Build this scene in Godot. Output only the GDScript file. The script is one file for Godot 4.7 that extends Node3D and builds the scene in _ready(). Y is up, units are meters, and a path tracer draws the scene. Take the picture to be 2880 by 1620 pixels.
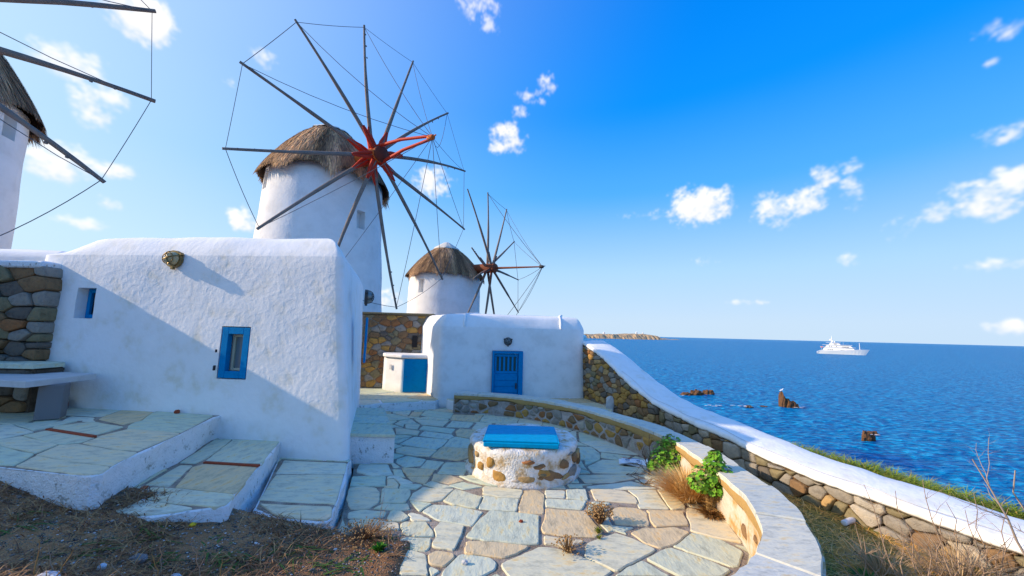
extends Node3D

# ---------------------------------------------------------------- geometry collector
class Geo:
	var v := PackedVector3Array()
	var idx := PackedInt32Array()
	var col := PackedColorArray()
	var tint := Color(1, 1, 1)

	func p(x: Vector3) -> int:
		v.append(x)
		col.append(tint)
		return v.size() - 1

	func t(a: int, b: int, c: int) -> void:   # counter-clockwise seen from outside
		idx.append(a)
		idx.append(c)
		idx.append(b)

	func q(a: int, b: int, c: int, d: int) -> void:
		t(a, b, c)
		t(a, c, d)

	func ring(pts: PackedVector3Array) -> int:
		var s := v.size()
		for x in pts:
			p(x)
		return s

	func band(a: int, b: int, n: int, closed := true) -> void:   # ring b lies above ring a, both counter-clockwise from above
		for i in (n if closed else n - 1):
			var j := (i + 1) % n
			q(a + i, a + j, b + j, b + i)

	func tri3(a: Vector3, b: Vector3, c: Vector3) -> void:
		var i := p(a)
		p(b)
		p(c)
		t(i, i + 1, i + 2)

	func quad3(a: Vector3, b: Vector3, c: Vector3, d: Vector3) -> void:
		var i := p(a)
		p(b)
		p(c)
		p(d)
		q(i, i + 1, i + 2, i + 3)

	func box(c: Vector3, s: Vector3, bs := Basis(), ch := 0.0) -> void:
		# a chamfered box: three pairs of faces, twelve edge strips, eight corner triangles
		var h := s * 0.5
		var k: float = min(ch, min(h.x, min(h.y, h.z)) * 0.45)
		var id := {}
		for sx in [-1, 1]:
			for sy in [-1, 1]:
				for sz in [-1, 1]:
					var o := Vector3(sx * h.x, sy * h.y, sz * h.z)
					id[[sx, sy, sz, 0]] = p(c + bs * (o - Vector3(0, sy * k, sz * k)))
					id[[sx, sy, sz, 1]] = p(c + bs * (o - Vector3(sx * k, 0, sz * k)))
					id[[sx, sy, sz, 2]] = p(c + bs * (o - Vector3(sx * k, sy * k, 0)))
		for s1 in [-1, 1]:
			quad_out(c, [id[[s1, -1, -1, 0]], id[[s1, 1, -1, 0]], id[[s1, 1, 1, 0]], id[[s1, -1, 1, 0]]])
			quad_out(c, [id[[-1, s1, -1, 1]], id[[1, s1, -1, 1]], id[[1, s1, 1, 1]], id[[-1, s1, 1, 1]]])
			quad_out(c, [id[[-1, -1, s1, 2]], id[[1, -1, s1, 2]], id[[1, 1, s1, 2]], id[[-1, 1, s1, 2]]])
		if k <= 0.0:
			return
		for a in [-1, 1]:
			for b in [-1, 1]:
				quad_out(c, [id[[a, b, -1, 0]], id[[a, b, 1, 0]], id[[a, b, 1, 1]], id[[a, b, -1, 1]]])
				quad_out(c, [id[[-1, a, b, 1]], id[[1, a, b, 1]], id[[1, a, b, 2]], id[[-1, a, b, 2]]])
				quad_out(c, [id[[a, -1, b, 0]], id[[a, 1, b, 0]], id[[a, 1, b, 2]], id[[a, -1, b, 2]]])
				for d in [-1, 1]:
					tri_out(c, id[[a, b, d, 0]], id[[a, b, d, 1]], id[[a, b, d, 2]])

	func tri_out(c: Vector3, a: int, b: int, d: int) -> void:
		if (v[b] - v[a]).cross(v[d] - v[a]).dot(v[a] + v[b] + v[d] - c * 3.0) >= 0.0:
			t(a, b, d)
		else:
			t(a, d, b)

	func quad_out(c: Vector3, f: Array) -> void:
		tri_out(c, f[0], f[1], f[2])
		tri_out(c, f[0], f[2], f[3])

	func tube(pts: PackedVector3Array, radii: PackedFloat32Array, sides := 6, caps := true) -> void:
		var n := pts.size()
		var first := -1
		var last := -1
		var ref := Vector3.UP
		if absf((pts[n - 1] - pts[0]).normalized().y) > 0.9:
			ref = Vector3.RIGHT
		for i in n:
			var d := (pts[mini(i + 1, n - 1)] - pts[maxi(i - 1, 0)]).normalized()
			var u := d.cross(ref).normalized()
			var w := u.cross(d)
			var s := v.size()
			for k in sides:
				var a := TAU * k / sides
				p(pts[i] + (u * cos(a) + w * sin(a)) * radii[i])
			if i == 0:
				first = s
			else:
				for k in sides:
					var j := (k + 1) % sides
					q(last + k, s + k, s + j, last + j)
			last = s
		if caps:
			var c0 := p(pts[0])
			var c1 := p(pts[n - 1])
			for k in sides:
				var j := (k + 1) % sides
				t(c0, first + k, first + j)
				t(c1, last + j, last + k)

	func lathe(prof: PackedVector2Array, segs: int, c: Vector3, wob := 0.0, noise: FastNoiseLite = null, caps := true) -> void:
		# profile (radius, height) from bottom to top
		var last := -1
		for i in prof.size():
			var s := v.size()
			for k in segs:
				var a := TAU * k / segs
				var r := prof[i].x
				if noise:
					r += wob * noise.get_noise_3d(cos(a) * 3.0, prof[i].y, sin(a) * 3.0)
				p(c + Vector3(cos(a) * r, prof[i].y, -sin(a) * r))
			if last >= 0:
				band(last, s, segs)
			last = s
		if caps:
			var top := p(c + Vector3(0, prof[prof.size() - 1].y, 0))
			var bot := p(c + Vector3(0, prof[0].y, 0))
			for k in segs:
				t(last + k, last + (k + 1) % segs, top)
				t((k + 1) % segs + v.size() - 2 - segs * prof.size(), k + v.size() - 2 - segs * prof.size(), bot)

	func mesh(smooth := true, tinted := false) -> ArrayMesh:
		var vv := v
		var cc := col
		var ii := idx
		if not smooth:
			vv = PackedVector3Array()
			cc = PackedColorArray()
			ii = PackedInt32Array()
			for k in idx.size():
				vv.append(v[idx[k]])
				cc.append(col[idx[k]])
				ii.append(k)
		var n := PackedVector3Array()
		n.resize(vv.size())
		for k in range(0, ii.size(), 3):
			var a := vv[ii[k]]
			var m := (vv[ii[k + 2]] - a).cross(vv[ii[k + 1]] - a)
			n[ii[k]] += m
			n[ii[k + 1]] += m
			n[ii[k + 2]] += m
		for k in n.size():
			n[k] = n[k].normalized() if n[k].length_squared() > 1e-20 else Vector3.UP
		var arr := []
		arr.resize(Mesh.ARRAY_MAX)
		arr[Mesh.ARRAY_VERTEX] = vv
		arr[Mesh.ARRAY_NORMAL] = n
		arr[Mesh.ARRAY_INDEX] = ii
		if tinted:
			arr[Mesh.ARRAY_COLOR] = cc
		var am := ArrayMesh.new()
		am.add_surface_from_arrays(Mesh.PRIMITIVE_TRIANGLES, arr)
		return am

var rng := RandomNumberGenerator.new()
var soft := FastNoiseLite.new()
var M := {}
const EYE := Vector3(0, 2.75, 0)
const SEA := -7.25

# ---------------------------------------------------------------- nodes
func part(parent: Node, called: String, m: Mesh, mat: Material, at := Vector3.ZERO) -> MeshInstance3D:
	var o := MeshInstance3D.new()
	o.name = called
	o.mesh = m
	o.material_override = mat
	o.position = at
	parent.add_child(o, true)
	return o

func tag(o: Node, label: String, category: String, group := "") -> void:
	o.set_meta("label", label)
	o.set_meta("category", category)
	if group:
		o.set_meta("group", group)

func thing(called: String, label: String, category: String, at := Vector3.ZERO, group := "") -> Node3D:
	var o := Node3D.new()
	o.name = called
	o.position = at
	add_child(o, true)
	tag(o, label, category, group)
	return o

func setting(called: String, m: Mesh, mat: Material, label := "", kind := "structure") -> MeshInstance3D:
	var o := part(self, called, m, mat)
	o.set_meta("kind", kind)
	if label:
		o.set_meta("label", label)
	return o

# ---------------------------------------------------------------- materials
func lin(r: float, g: float, b: float) -> Color:
	return Color(r, g, b).linear_to_srgb()

func noise_of(kind: int, freq: float, oct: int, seed_: int) -> FastNoiseLite:
	var n := FastNoiseLite.new()
	n.noise_type = kind as FastNoiseLite.NoiseType
	n.frequency = freq
	n.fractal_octaves = oct
	n.seed = seed_
	return n

func grey(size: int, layers: Array) -> PackedFloat32Array:   # layers: [noise, weight]
	var out := PackedFloat32Array()
	out.resize(size * size)
	for l in layers:
		var im: Image = (l[0] as FastNoiseLite).get_seamless_image(size, size)
		im.convert(Image.FORMAT_L8)
		var d := im.get_data()
		var w: float = l[1] / 255.0
		for i in d.size():
			out[i] += d[i] * w
	return out

func tex_grey(size: int, layers: Array) -> ImageTexture:
	var f := grey(size, layers)
	var d := PackedByteArray()
	d.resize(size * size)
	for i in f.size():
		d[i] = clampi(int(f[i] * 255.0), 0, 255)
	return ImageTexture.create_from_image(Image.create_from_data(size, size, false, Image.FORMAT_L8, d))

func tex_ramp(size: int, layers: Array, stops: Array) -> ImageTexture:   # stops: [at, linear Color]
	var f := grey(size, layers)
	var lut := PackedByteArray()
	for i in 256:
		var x := i / 255.0
		var c: Color = stops[0][1]
		for k in stops.size() - 1:
			if x >= stops[k][0]:
				var w: float = clampf((x - stops[k][0]) / maxf(stops[k + 1][0] - stops[k][0], 1e-5), 0, 1)
				c = (stops[k][1] as Color).lerp(stops[k + 1][1], w)
		c = c.linear_to_srgb()
		lut.append_array(PackedByteArray([int(c.r * 255), int(c.g * 255), int(c.b * 255)]))
	var d := PackedByteArray()
	d.resize(size * size * 3)
	for i in f.size():
		var k := clampi(int(f[i] * 255.0), 0, 255) * 3
		d[i * 3] = lut[k]
		d[i * 3 + 1] = lut[k + 1]
		d[i * 3 + 2] = lut[k + 2]
	return ImageTexture.create_from_image(Image.create_from_data(size, size, false, Image.FORMAT_RGB8, d))

func mat(c: Color, rough := 0.9, albedo: Texture2D = null, scale := Vector3.ONE, height: Texture2D = null, cm := 1.0, world := true) -> StandardMaterial3D:
	var m := StandardMaterial3D.new()
	m.albedo_color = c
	m.roughness = rough
	m.metallic_specular = 0.35
	if albedo or height:
		m.uv1_triplanar = true
		m.uv1_world_triplanar = world
		m.uv1_scale = scale
	if albedo:
		m.albedo_texture = albedo
	if height:
		m.heightmap_enabled = true
		m.heightmap_texture = height
		m.heightmap_scale = cm
	return m

func make_materials() -> void:
	var S := FastNoiseLite.TYPE_SIMPLEX_SMOOTH
	var P := FastNoiseLite.TYPE_PERLIN
	var fine := noise_of(P, 0.05, 5, 3)
	var coarse := noise_of(S, 0.008, 4, 4)
	var ridge := noise_of(S, 0.02, 4, 5)
	ridge.fractal_type = FastNoiseLite.FRACTAL_RIDGED
	ridge.domain_warp_enabled = true
	ridge.domain_warp_amplitude = 25.0
	var plaster_h := tex_grey(768, [[coarse, 0.45], [ridge, 0.35], [fine, 0.3]])
	var mottle := tex_ramp(512, [[coarse, 0.7], [fine, 0.3]], [[0.25, Color(0.74, 0.735, 0.72)], [0.5, Color(0.82, 0.82, 0.81)], [0.8, Color(0.86, 0.86, 0.855)]])
	var mottle2 := tex_ramp(512, [[coarse, 0.6], [ridge, 0.2], [fine, 0.3]], [[0.2, Color(0.22, 0.21, 0.17)], [0.34, Color(0.45, 0.45, 0.42)], [0.41, Color(0.78, 0.79, 0.79)], [0.8, Color(0.85, 0.85, 0.85)]])
	var limewash := tex_ramp(768, [[coarse, 0.75], [ridge, 0.12], [fine, 0.2]], [[0.2, Color(0.74, 0.71, 0.62)], [0.38, Color(0.81, 0.80, 0.77)], [0.52, Color(0.84, 0.84, 0.835)], [0.8, Color(0.87, 0.87, 0.865)]])
	M.white = mat(Color(1, 1, 1), 0.92, limewash, Vector3.ONE * 0.22, plaster_h, 1.5)
	M.white_cap = mat(Color(1, 1, 1), 0.92, limewash, Vector3.ONE * 0.35, plaster_h, 1.2)
	M.white_mill = mat(Color(1, 1, 1), 0.92, mottle, Vector3.ONE * 0.2, plaster_h, 2.0)
	M.white_smooth = mat(Color(1, 1, 1), 0.92, mottle, Vector3.ONE * 0.3, plaster_h, 0.8)
	M.white_worn = mat(Color(1, 1, 1), 0.94, mottle2, Vector3.ONE * 1.1, plaster_h, 3.0)
	var flaking := tex_ramp(512, [[coarse, 0.65], [ridge, 0.2], [fine, 0.3]], [[0.2, Color(0.34, 0.22, 0.10)], [0.42, Color(0.52, 0.37, 0.2)], [0.52, Color(0.66, 0.58, 0.46)], [0.62, Color(0.74, 0.71, 0.65)], [0.8, Color(0.82, 0.81, 0.79)]])
	M.flaking = mat(Color(1, 1, 1), 0.94, flaking, Vector3.ONE * 0.8, plaster_h, 4.0)
	# paving
	var vein := noise_of(S, 0.012, 5, 9)
	vein.domain_warp_enabled = true
	vein.domain_warp_amplitude = 60.0
	var speck := noise_of(P, 0.12, 4, 11)
	var flag := tex_ramp(768, [[vein, 0.72], [fine, 0.22], [speck, 0.1]], [[0.25, Color(0.66, 0.67, 0.62)], [0.42, Color(0.84, 0.85, 0.80)], [0.55, Color(0.93, 0.94, 0.88)], [0.68, Color(1.0, 0.94, 0.78)], [0.82, Color(0.95, 0.76, 0.48)]])
	var flag_h := tex_grey(512, [[vein, 0.5], [fine, 0.4], [speck, 0.2]])
	M.flags = []
	for c in [[0.68, 0.67, 0.52], [0.73, 0.69, 0.54], [0.64, 0.66, 0.54], [0.77, 0.67, 0.5], [0.67, 0.69, 0.58], [0.74, 0.73, 0.62], [0.74, 0.58, 0.38], [0.62, 0.67, 0.54]]:
		M.flags.append(mat(lin(c[0], c[1], c[2]), 0.8, flag, Vector3(0.28, 0.5, 0.75) if M.flags.size() % 2 else Vector3(0.7, 0.5, 0.3), flag_h, 0.9))
	M.coping = []
	for c in [[0.66, 0.65, 0.6], [0.72, 0.69, 0.62], [0.62, 0.63, 0.61], [0.68, 0.67, 0.65]]:
		M.coping.append(mat(lin(c[0], c[1], c[2]), 0.8, flag, Vector3(0.35, 0.35, 1.1), flag_h, 0.9))
	var grit := tex_ramp(512, [[coarse, 0.5], [fine, 0.25], [speck, 0.4]], [[0.2, Color(0.16, 0.12, 0.09)], [0.5, Color(0.33, 0.26, 0.2)], [0.8, Color(0.5, 0.42, 0.34)]])
	M.mortar = mat(lin(0.8, 0.8, 0.8), 0.95, grit, Vector3.ONE * 0.9, flag_h, 1.5)
	M.mortar_dark = mat(lin(0.25, 0.22, 0.2), 0.95, grit, Vector3.ONE * 0.9, flag_h, 1.5)
	var ochre := tex_ramp(512, [[coarse, 0.75], [fine, 0.2], [speck, 0.15]], [[0.28, Color(0.36, 0.2, 0.07)], [0.45, Color(0.55, 0.33, 0.12)], [0.58, Color(0.62, 0.5, 0.36)], [0.75, Color(0.66, 0.6, 0.52)]])
	M.ochre = mat(lin(0.95, 0.95, 0.95), 0.95, ochre, Vector3.ONE * 0.5, plaster_h, 3.0)
	M.ochre_band = mat(lin(0.52, 0.33, 0.12), 0.95, mottle, Vector3.ONE * 0.8, plaster_h, 2.5)
	var pinkish := tex_ramp(512, [[coarse, 0.6], [fine, 0.3], [speck, 0.2]], [[0.2, Color(0.22, 0.17, 0.13)], [0.5, Color(0.42, 0.34, 0.29)], [0.8, Color(0.56, 0.49, 0.45)]])
	M.ochre_mortar = mat(lin(0.42, 0.25, 0.09), 0.95, grit, Vector3.ONE * 0.9, flag_h, 2.0)
	M.bed = mat(lin(0.95, 0.95, 0.95), 0.95, pinkish, Vector3.ONE * 0.8, plaster_h, 3.0)
	# wall stones
	var rockc := tex_ramp(512, [[coarse, 0.35], [vein, 0.35], [speck, 0.4]], [[0.2, Color(0.5, 0.46, 0.42)], [0.5, Color(0.85, 0.84, 0.82)], [0.62, Color(1, 0.98, 0.94)], [0.85, Color(1.0, 0.86, 0.62)]])
	var rock_h := tex_grey(512, [[vein, 0.45], [speck, 0.3], [fine, 0.35]])
	M.stones = {}
	var st := {"brown": [0.27, 0.165, 0.085], "ochre": [0.50, 0.285, 0.08], "grey": [0.33, 0.30, 0.26], "dark": [0.17, 0.145, 0.12], "rust": [0.36, 0.16, 0.065], "olive": [0.26, 0.22, 0.13], "pale": [0.5, 0.45, 0.38], "sand": [0.52, 0.34, 0.15]}
	for k in st:
		M.stones[k] = mat(lin(st[k][0], st[k][1], st[k][2]), 0.9, rockc, Vector3.ONE * 1.3, rock_h, 2.2)
	M.cliff = mat(lin(0.30, 0.20, 0.12), 0.9, rockc, Vector3.ONE * 0.25, rock_h, 25.0)
	M.searock = mat(lin(0.17, 0.085, 0.04), 0.75, rockc, Vector3.ONE * 0.3, rock_h, 20.0)
	M.isle = mat(lin(0.56, 0.40, 0.24), 0.95, rockc, Vector3.ONE * 0.012, rock_h, 400.0)
	# earth
	var earth := tex_ramp(1024, [[coarse, 0.45], [fine, 0.3], [speck, 0.45]], [[0.25, Color(0.35, 0.3, 0.27)], [0.5, Color(0.8, 0.75, 0.7)], [0.7, Color(1.0, 0.96, 0.9)], [0.85, Color(1.25, 1.2, 1.12)]])
	M.earth = mat(Color(1, 1, 1), 0.97, earth, Vector3.ONE * 0.8, tex_grey(1024, [[fine, 0.5], [speck, 0.5]]), 4.0)
	M.earth.vertex_color_use_as_albedo = true
	# water
	var w1 := noise_of(S, 0.03, 4, 21)
	w1.domain_warp_enabled = true
	w1.domain_warp_amplitude = 8.0
	var w2 := noise_of(S, 0.008, 3, 22)
	var wave_h := tex_grey(1024, [[w1, 0.6], [w2, 0.4]])
	var wave_c := tex_ramp(1024, [[w1, 0.8], [w2, 0.14], [noise_of(S, 0.004, 2, 23), 0.08]], [[0.30, Color(0.0, 0.105, 0.29)], [0.48, Color(0.0, 0.175, 0.41)], [0.60, Color(0.0, 0.245, 0.50)], [0.74, Color(0.02, 0.40, 0.68)]])
	M.sea = mat(Color(1, 1, 1), 0.3, wave_c, Vector3(1.0 / 52.0, 1.0, 1.0 / 23.0), wave_h, 65.0)
	M.sea.metallic_specular = 0.08
	# paint, wood, others
	var grain := tex_grey(256, [[fine, 0.45], [coarse, 0.35], [speck, 0.35]])
	M.slot = mat(lin(0.03, 0.10, 0.10), 0.8)
	M.blue = mat(lin(0.0, 0.26, 0.60), 0.5, mottle, Vector3.ONE * 1.5, grain, 0.3)
	M.blue_lid = mat(lin(0.0, 0.38, 0.70), 0.45, mottle, Vector3.ONE * 1.5, grain, 0.3)
	M.blue.metallic_specular = 0.15
	M.blue_lid.metallic_specular = 0.15
	M.cream = mat(lin(0.5, 0.46, 0.33), 0.7)
	M.pane = mat(lin(0.15, 0.19, 0.2), 0.15)
	M.pane.metallic_specular = 0.6
	M.void = mat(lin(0.02, 0.02, 0.022), 0.9)
	M.spar = mat(lin(0.24, 0.2, 0.18), 0.85, rockc, Vector3(0.6, 0.6, 0.6), grain, 1.0)
	M.red = mat(lin(0.62, 0.04, 0.014), 0.6, mottle, Vector3.ONE * 0.9, grain, 0.6)
	M.red_dark = mat(lin(0.17, 0.035, 0.02), 0.7, mottle, Vector3.ONE * 0.9, grain, 0.6)
	M.orange = mat(lin(0.62, 0.15, 0.03), 0.65, rockc, Vector3.ONE * 0.9, grain, 0.8)
	M.wood_old = mat(lin(0.22, 0.07, 0.035), 0.75, rockc, Vector3.ONE * 0.9, grain, 0.8)
	M.rope = mat(lin(0.12, 0.125, 0.14), 0.9)
	M.cable = mat(lin(0.55, 0.53, 0.5), 0.8)
	M.thatch = mat(Color(1, 1, 1), 0.95)
	M.thatch.vertex_color_use_as_albedo = true
	M.thatch.backlight_enabled = true
	M.thatch.backlight = Color(0.12, 0.12, 0.12)
	M.cap_white = mat(lin(0.78, 0.75, 0.68), 0.9, mottle, Vector3.ONE * 0.6, plaster_h, 2.0)
	M.brick_strip = mat(lin(0.36, 0.075, 0.035), 0.85, rockc, Vector3.ONE * 2.0, grain, 0.5)
	M.brass = mat(lin(0.25, 0.17, 0.07), 0.4)
	M.brass.metallic = 0.8
	M.lamp_glass = mat(lin(0.5, 0.40, 0.22), 0.25)
	M.lamp_dark = mat(lin(0.06, 0.06, 0.06), 0.5)
	M.iron = mat(lin(0.05, 0.045, 0.045), 0.6)
	M.granite = mat(lin(0.27, 0.27, 0.28), 0.8, tex_ramp(256, [[speck, 1.0]], [[0.3, Color(0.25, 0.22, 0.22)], [0.5, Color(0.8, 0.76, 0.74)], [0.7, Color(1.0, 0.98, 0.95)]]), Vector3.ONE * 6.0, grain, 0.2)
	M.marble = mat(lin(0.66, 0.66, 0.67), 0.6, mottle, Vector3.ONE * 0.6, grain, 0.2)
	M.leaf = []
	for c in [[0.10, 0.27, 0.014], [0.14, 0.36, 0.016], [0.2, 0.43, 0.025], [0.15, 0.19, 0.03]]:
		var m := mat(lin(c[0], c[1], c[2]), 0.6)
		m.backlight_enabled = true
		m.backlight = Color(0.35, 0.35, 0.35)
		M.leaf.append(m)
	M.plant = mat(Color(1, 1, 1), 0.8)
	M.plant.vertex_color_use_as_albedo = true
	M.plant.backlight_enabled = true
	M.plant.backlight = Color(0.4, 0.4, 0.4)
	M.stem = mat(lin(0.33, 0.2, 0.07), 0.9)
	M.twig = mat(lin(0.36, 0.25, 0.17), 0.9)
	M.twig_dark = mat(lin(0.13, 0.08, 0.055), 0.9)
	M.branch = mat(lin(0.36, 0.29, 0.25), 0.85)
	M.yacht = mat(lin(0.86, 0.85, 0.83), 0.35)
	M.yacht_glass = mat(lin(0.06, 0.06, 0.07), 0.2)
	M.flag_red = mat(lin(0.6, 0.04, 0.06), 0.8)
	M.gull = mat(lin(0.85, 0.85, 0.85), 0.8)
	M.paper = mat(lin(0.88, 0.88, 0.88), 0.8)
	M.print_red = mat(lin(0.5, 0.05, 0.06), 0.8)
	M.print_blue = mat(lin(0.06, 0.16, 0.5), 0.8)
	M.print_grey = mat(lin(0.2, 0.25, 0.36), 0.8)
	M.plastic = mat(lin(0.75, 0.72, 0.75), 0.25)
	M.cap_violet = mat(lin(0.2, 0.09, 0.3), 0.4)
	M.yellow = mat(lin(0.8, 0.55, 0.02), 0.6)
	M.pale_rag = mat(lin(0.55, 0.6, 0.66), 0.8)

# ---------------------------------------------------------------- the sky
const SKY_LEVEL := 0.94

func sky_base(az: float, el: float) -> Color:
	var stops := [[-90.0, 0.60, 0.74, 0.88], [-1.0, 0.54, 0.69, 0.84], [2.0, 0.54, 0.70, 0.87], [9.0, 0.40, 0.65, 0.94], [20.0, 0.085, 0.41, 0.96], [31.0, 0.004, 0.275, 0.93], [44.0, 0.0, 0.21, 0.84], [90.0, 0.0, 0.19, 0.78]]
	var c := Color(0.0, 0.15, 0.7)
	for i in stops.size() - 1:
		if el >= stops[i][0] and el <= stops[i + 1][0]:
			var w: float = (el - stops[i][0]) / (stops[i + 1][0] - stops[i][0])
			c = Color(stops[i][1], stops[i][2], stops[i][3]).lerp(Color(stops[i + 1][1], stops[i + 1][2], stops[i + 1][3]), w)
	var d := Vector3(sin(deg_to_rad(az)) * cos(deg_to_rad(el)), sin(deg_to_rad(el)), -cos(deg_to_rad(az)) * cos(deg_to_rad(el)))
	var cs := d.dot(SUN)
	var w1 := pow(clampf((cs + 0.15) / 1.15, 0, 1), 2.2) * 0.95
	c = c.lerp(Color(0.68, 0.87, 0.98), clampf(w1, 0, 0.9))
	var w2 := pow(clampf((-cs - 0.55) / 0.45, 0, 1), 1.2) * 0.15      # the paler air opposite the sun
	return c.lerp(Color(0.35, 0.62, 1.0), w2) * SKY_LEVEL

func make_sky() -> PanoramaSkyMaterial:
	var small := Image.create(272, 128, false, Image.FORMAT_RGBF)   # eight columns more on both sides, so that the seam closes
	for y in 128:
		for x in 272:
			small.set_pixel(x, y, sky_base(wrapf((x - 7.5) / 256.0 * 360.0, -180.0, 180.0), 90.0 - (y + 0.5) / 128.0 * 180.0))
	small.resize(2176, 1024, Image.INTERPOLATE_CUBIC)
	small = small.get_region(Rect2i(64, 0, 2048, 1024))
	var n := noise_of(FastNoiseLite.TYPE_SIMPLEX_SMOOTH, 1.0, 6, 77)
	n.fractal_gain = 0.55
	n.domain_warp_enabled = true
	n.domain_warp_amplitude = 0.35
	n.domain_warp_frequency = 1.3
	var clouds := [
		[27.0, 17.9, 3.9, 2.4, 1.35], [26.0, 16.2, 2.6, 1.2, 0.8], [36.2, 15.9, 2.9, 1.9, 0.95], [38.6, 16.6, 2.0, 1.6, 0.9], [40.5, 18.9, 1.3, 1.4, 0.85], [42.8, 17.6, 1.3, 2.0, 0.6], [34.6, 16.8, 1.2, 1.6, 0.6],
		[52.6, 13.9, 2.6, 2.0, 1.05], [49.2, 13.3, 1.6, 0.9, 0.8], [54.5, 15.0, 1.2, 1.2, 0.8], [46.8, 12.0, 1.6, 1.1, 0.6], [53.6, 19.2, 1.5, 0.8, 0.75], [42.3, 9.1, 1.1, 0.8, 0.9], [52.4, 7.5, 1.8, 0.6, 0.7], [32.3, 4.7, 2.5, 0.35, 0.75], [53.0, 1.7, 1.6, 0.7, 0.9],
		[2.0, 33.6, 2.2, 0.9, 0.7], [4.9, 35.0, 1.8, 1.2, 0.8], [0.3, 31.8, 1.3, 1.0, 0.6], [-1.5, 28.4, 3.0, 1.9, 1.0], [-3.0, 27.0, 1.3, 0.9, 0.7], [-7.2, 43.2, 4.2, 1.2, 0.75], [-5.0, 41.6, 2.2, 0.9, 0.6],
		[-48.0, 31.0, 3.0, 2.1, 1.3], [-46.8, 30.2, 1.6, 1.5, 1.2], [-52.2, 24.4, 2.2, 1.4, 0.9], [-49.8, 21.9, 1.8, 2.2, 0.8], [-50.3, 19.6, 1.2, 1.0, 0.7], [-51.4, 15.2, 2.6, 1.7, 1.1], [-47.8, 15.6, 1.4, 0.9, 0.9], [-48.2, 12.3, 1.2, 0.7, 0.8], [-49.5, 9.8, 1.8, 0.5, 0.7], [-54.0, 11.5, 1.2, 1.0, 0.6],
		[-13.0, 22.0, 3.4, 2.0, 1.0], [-12.3, 20.3, 2.0, 1.2, 0.9], [-36.3, 13.0, 1.7, 1.4, 1.1], [-39.4, 27.8, 0.9, 0.7, 0.8], [-35.8, 31.7, 1.8, 0.8, 0.55], [54.4, 28.0, 1.2, 1.0, 0.5], [53.9, 25.5, 0.5, 0.4, 0.7], [20.7, 17.2, 3.0, 0.6, 0.45], [-18.5, 4.5, 3.0, 1.2, 0.9], [27.5, 10.3, 1.6, 0.6, 0.4],
		[75.0, 14.0, 4.0, 2.2, 1.0], [95.0, 20.0, 5.0, 2.5, 1.0], [120.0, 12.0, 6.0, 2.2, 1.1], [-80.0, 14.0, 4.0, 2.2, 1.1], [-120.0, 22.0, 5.0, 3.0, 1.0], [-150.0, 13.0, 6.0, 2.5, 1.0], [165.0, 17.0, 5.0, 2.5, 1.0], [30.0, 62.0, 12.0, 3.0, 0.9], [-100.0, 55.0, 9.0, 3.0, 0.8]]
	for c in clouds:
		var x0 := int((c[0] - c[2] * 2.1) / 360.0 * 2048.0)
		var x1 := int((c[0] + c[2] * 2.1) / 360.0 * 2048.0)
		var y0 := int((90.0 - c[1] - c[3] * 2.1) / 180.0 * 1024.0)
		var y1 := int((90.0 - c[1] + c[3] * 2.1) / 180.0 * 1024.0)
		for y in range(maxi(y0, 0), mini(y1, 511)):
			for x in range(x0, x1):
				var az := (x + 0.5) / 2048.0 * 360.0
				var el := 90.0 - (y + 0.5) / 1024.0 * 180.0
				var dx: float = (az - c[0]) / (c[2] * 1.18)
				var dy: float = (el - c[1]) / (c[3] * 1.2)
				var k := cos(deg_to_rad(el))
				var f := n.get_noise_3d(az * 0.30 * k, el * 0.36, c[0]) + 0.5 * n.get_noise_3d(az * 1.2 * k, el * 1.35, 9.0)
				var dens: float = c[4] * (1.0 - dx * dx - dy * dy) * 0.85 + f * 1.0 - 0.06
				var a := smoothstep(0.0, 1.0, dens) * minf(1.0, 0.55 + 0.4 * c[4])
				if a > 0.003:
					var px := posmod(x, 2048)
					var shade := clampf(0.5 + dy * 0.5 + f * 0.5 - dx * 0.18, 0, 1)
					var tone := Color(0.80, 0.83, 0.93).lerp(Color(1.03, 1.0, 0.97), shade)
					small.set_pixel(px, y, small.get_pixel(px, y).lerp(tone * SKY_LEVEL, a))
	var sky := PanoramaSkyMaterial.new()
	sky.panorama = ImageTexture.create_from_image(small)
	return sky

# ---------------------------------------------------------------- plan shapes
const SEAWALL := [2.9, -15.2, 2.45, 3.2, -14.25, 2.14, 3.45, -13.48, 1.83, 3.66, -12.77, 1.5, 4.05, -11.32, 0.98, 4.32, -10.32, 0.78, 4.56, -9.4, 0.7, 4.88, -8.25, 0.58, 5.1, -7.42, 0.48, 5.45, -6.32, 0.44, 5.71, -5.73, 0.41, 6.16, -4.8, 0.35, 6.75, -3.75, 0.3, 7.5, -2.4, 0.28, 8.6, -0.6, 0.25]

func seawall_x(z: float) -> float:
	if z <= SEAWALL[1]:
		return SEAWALL[0]
	for i in range(0, SEAWALL.size() - 3, 3):
		if z <= SEAWALL[i + 4]:
			return lerpf(SEAWALL[i], SEAWALL[i + 3], (z - SEAWALL[i + 1]) / (SEAWALL[i + 4] - SEAWALL[i + 1]))
	return SEAWALL[SEAWALL.size() - 3] + (z + 0.6) * 0.6

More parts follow.
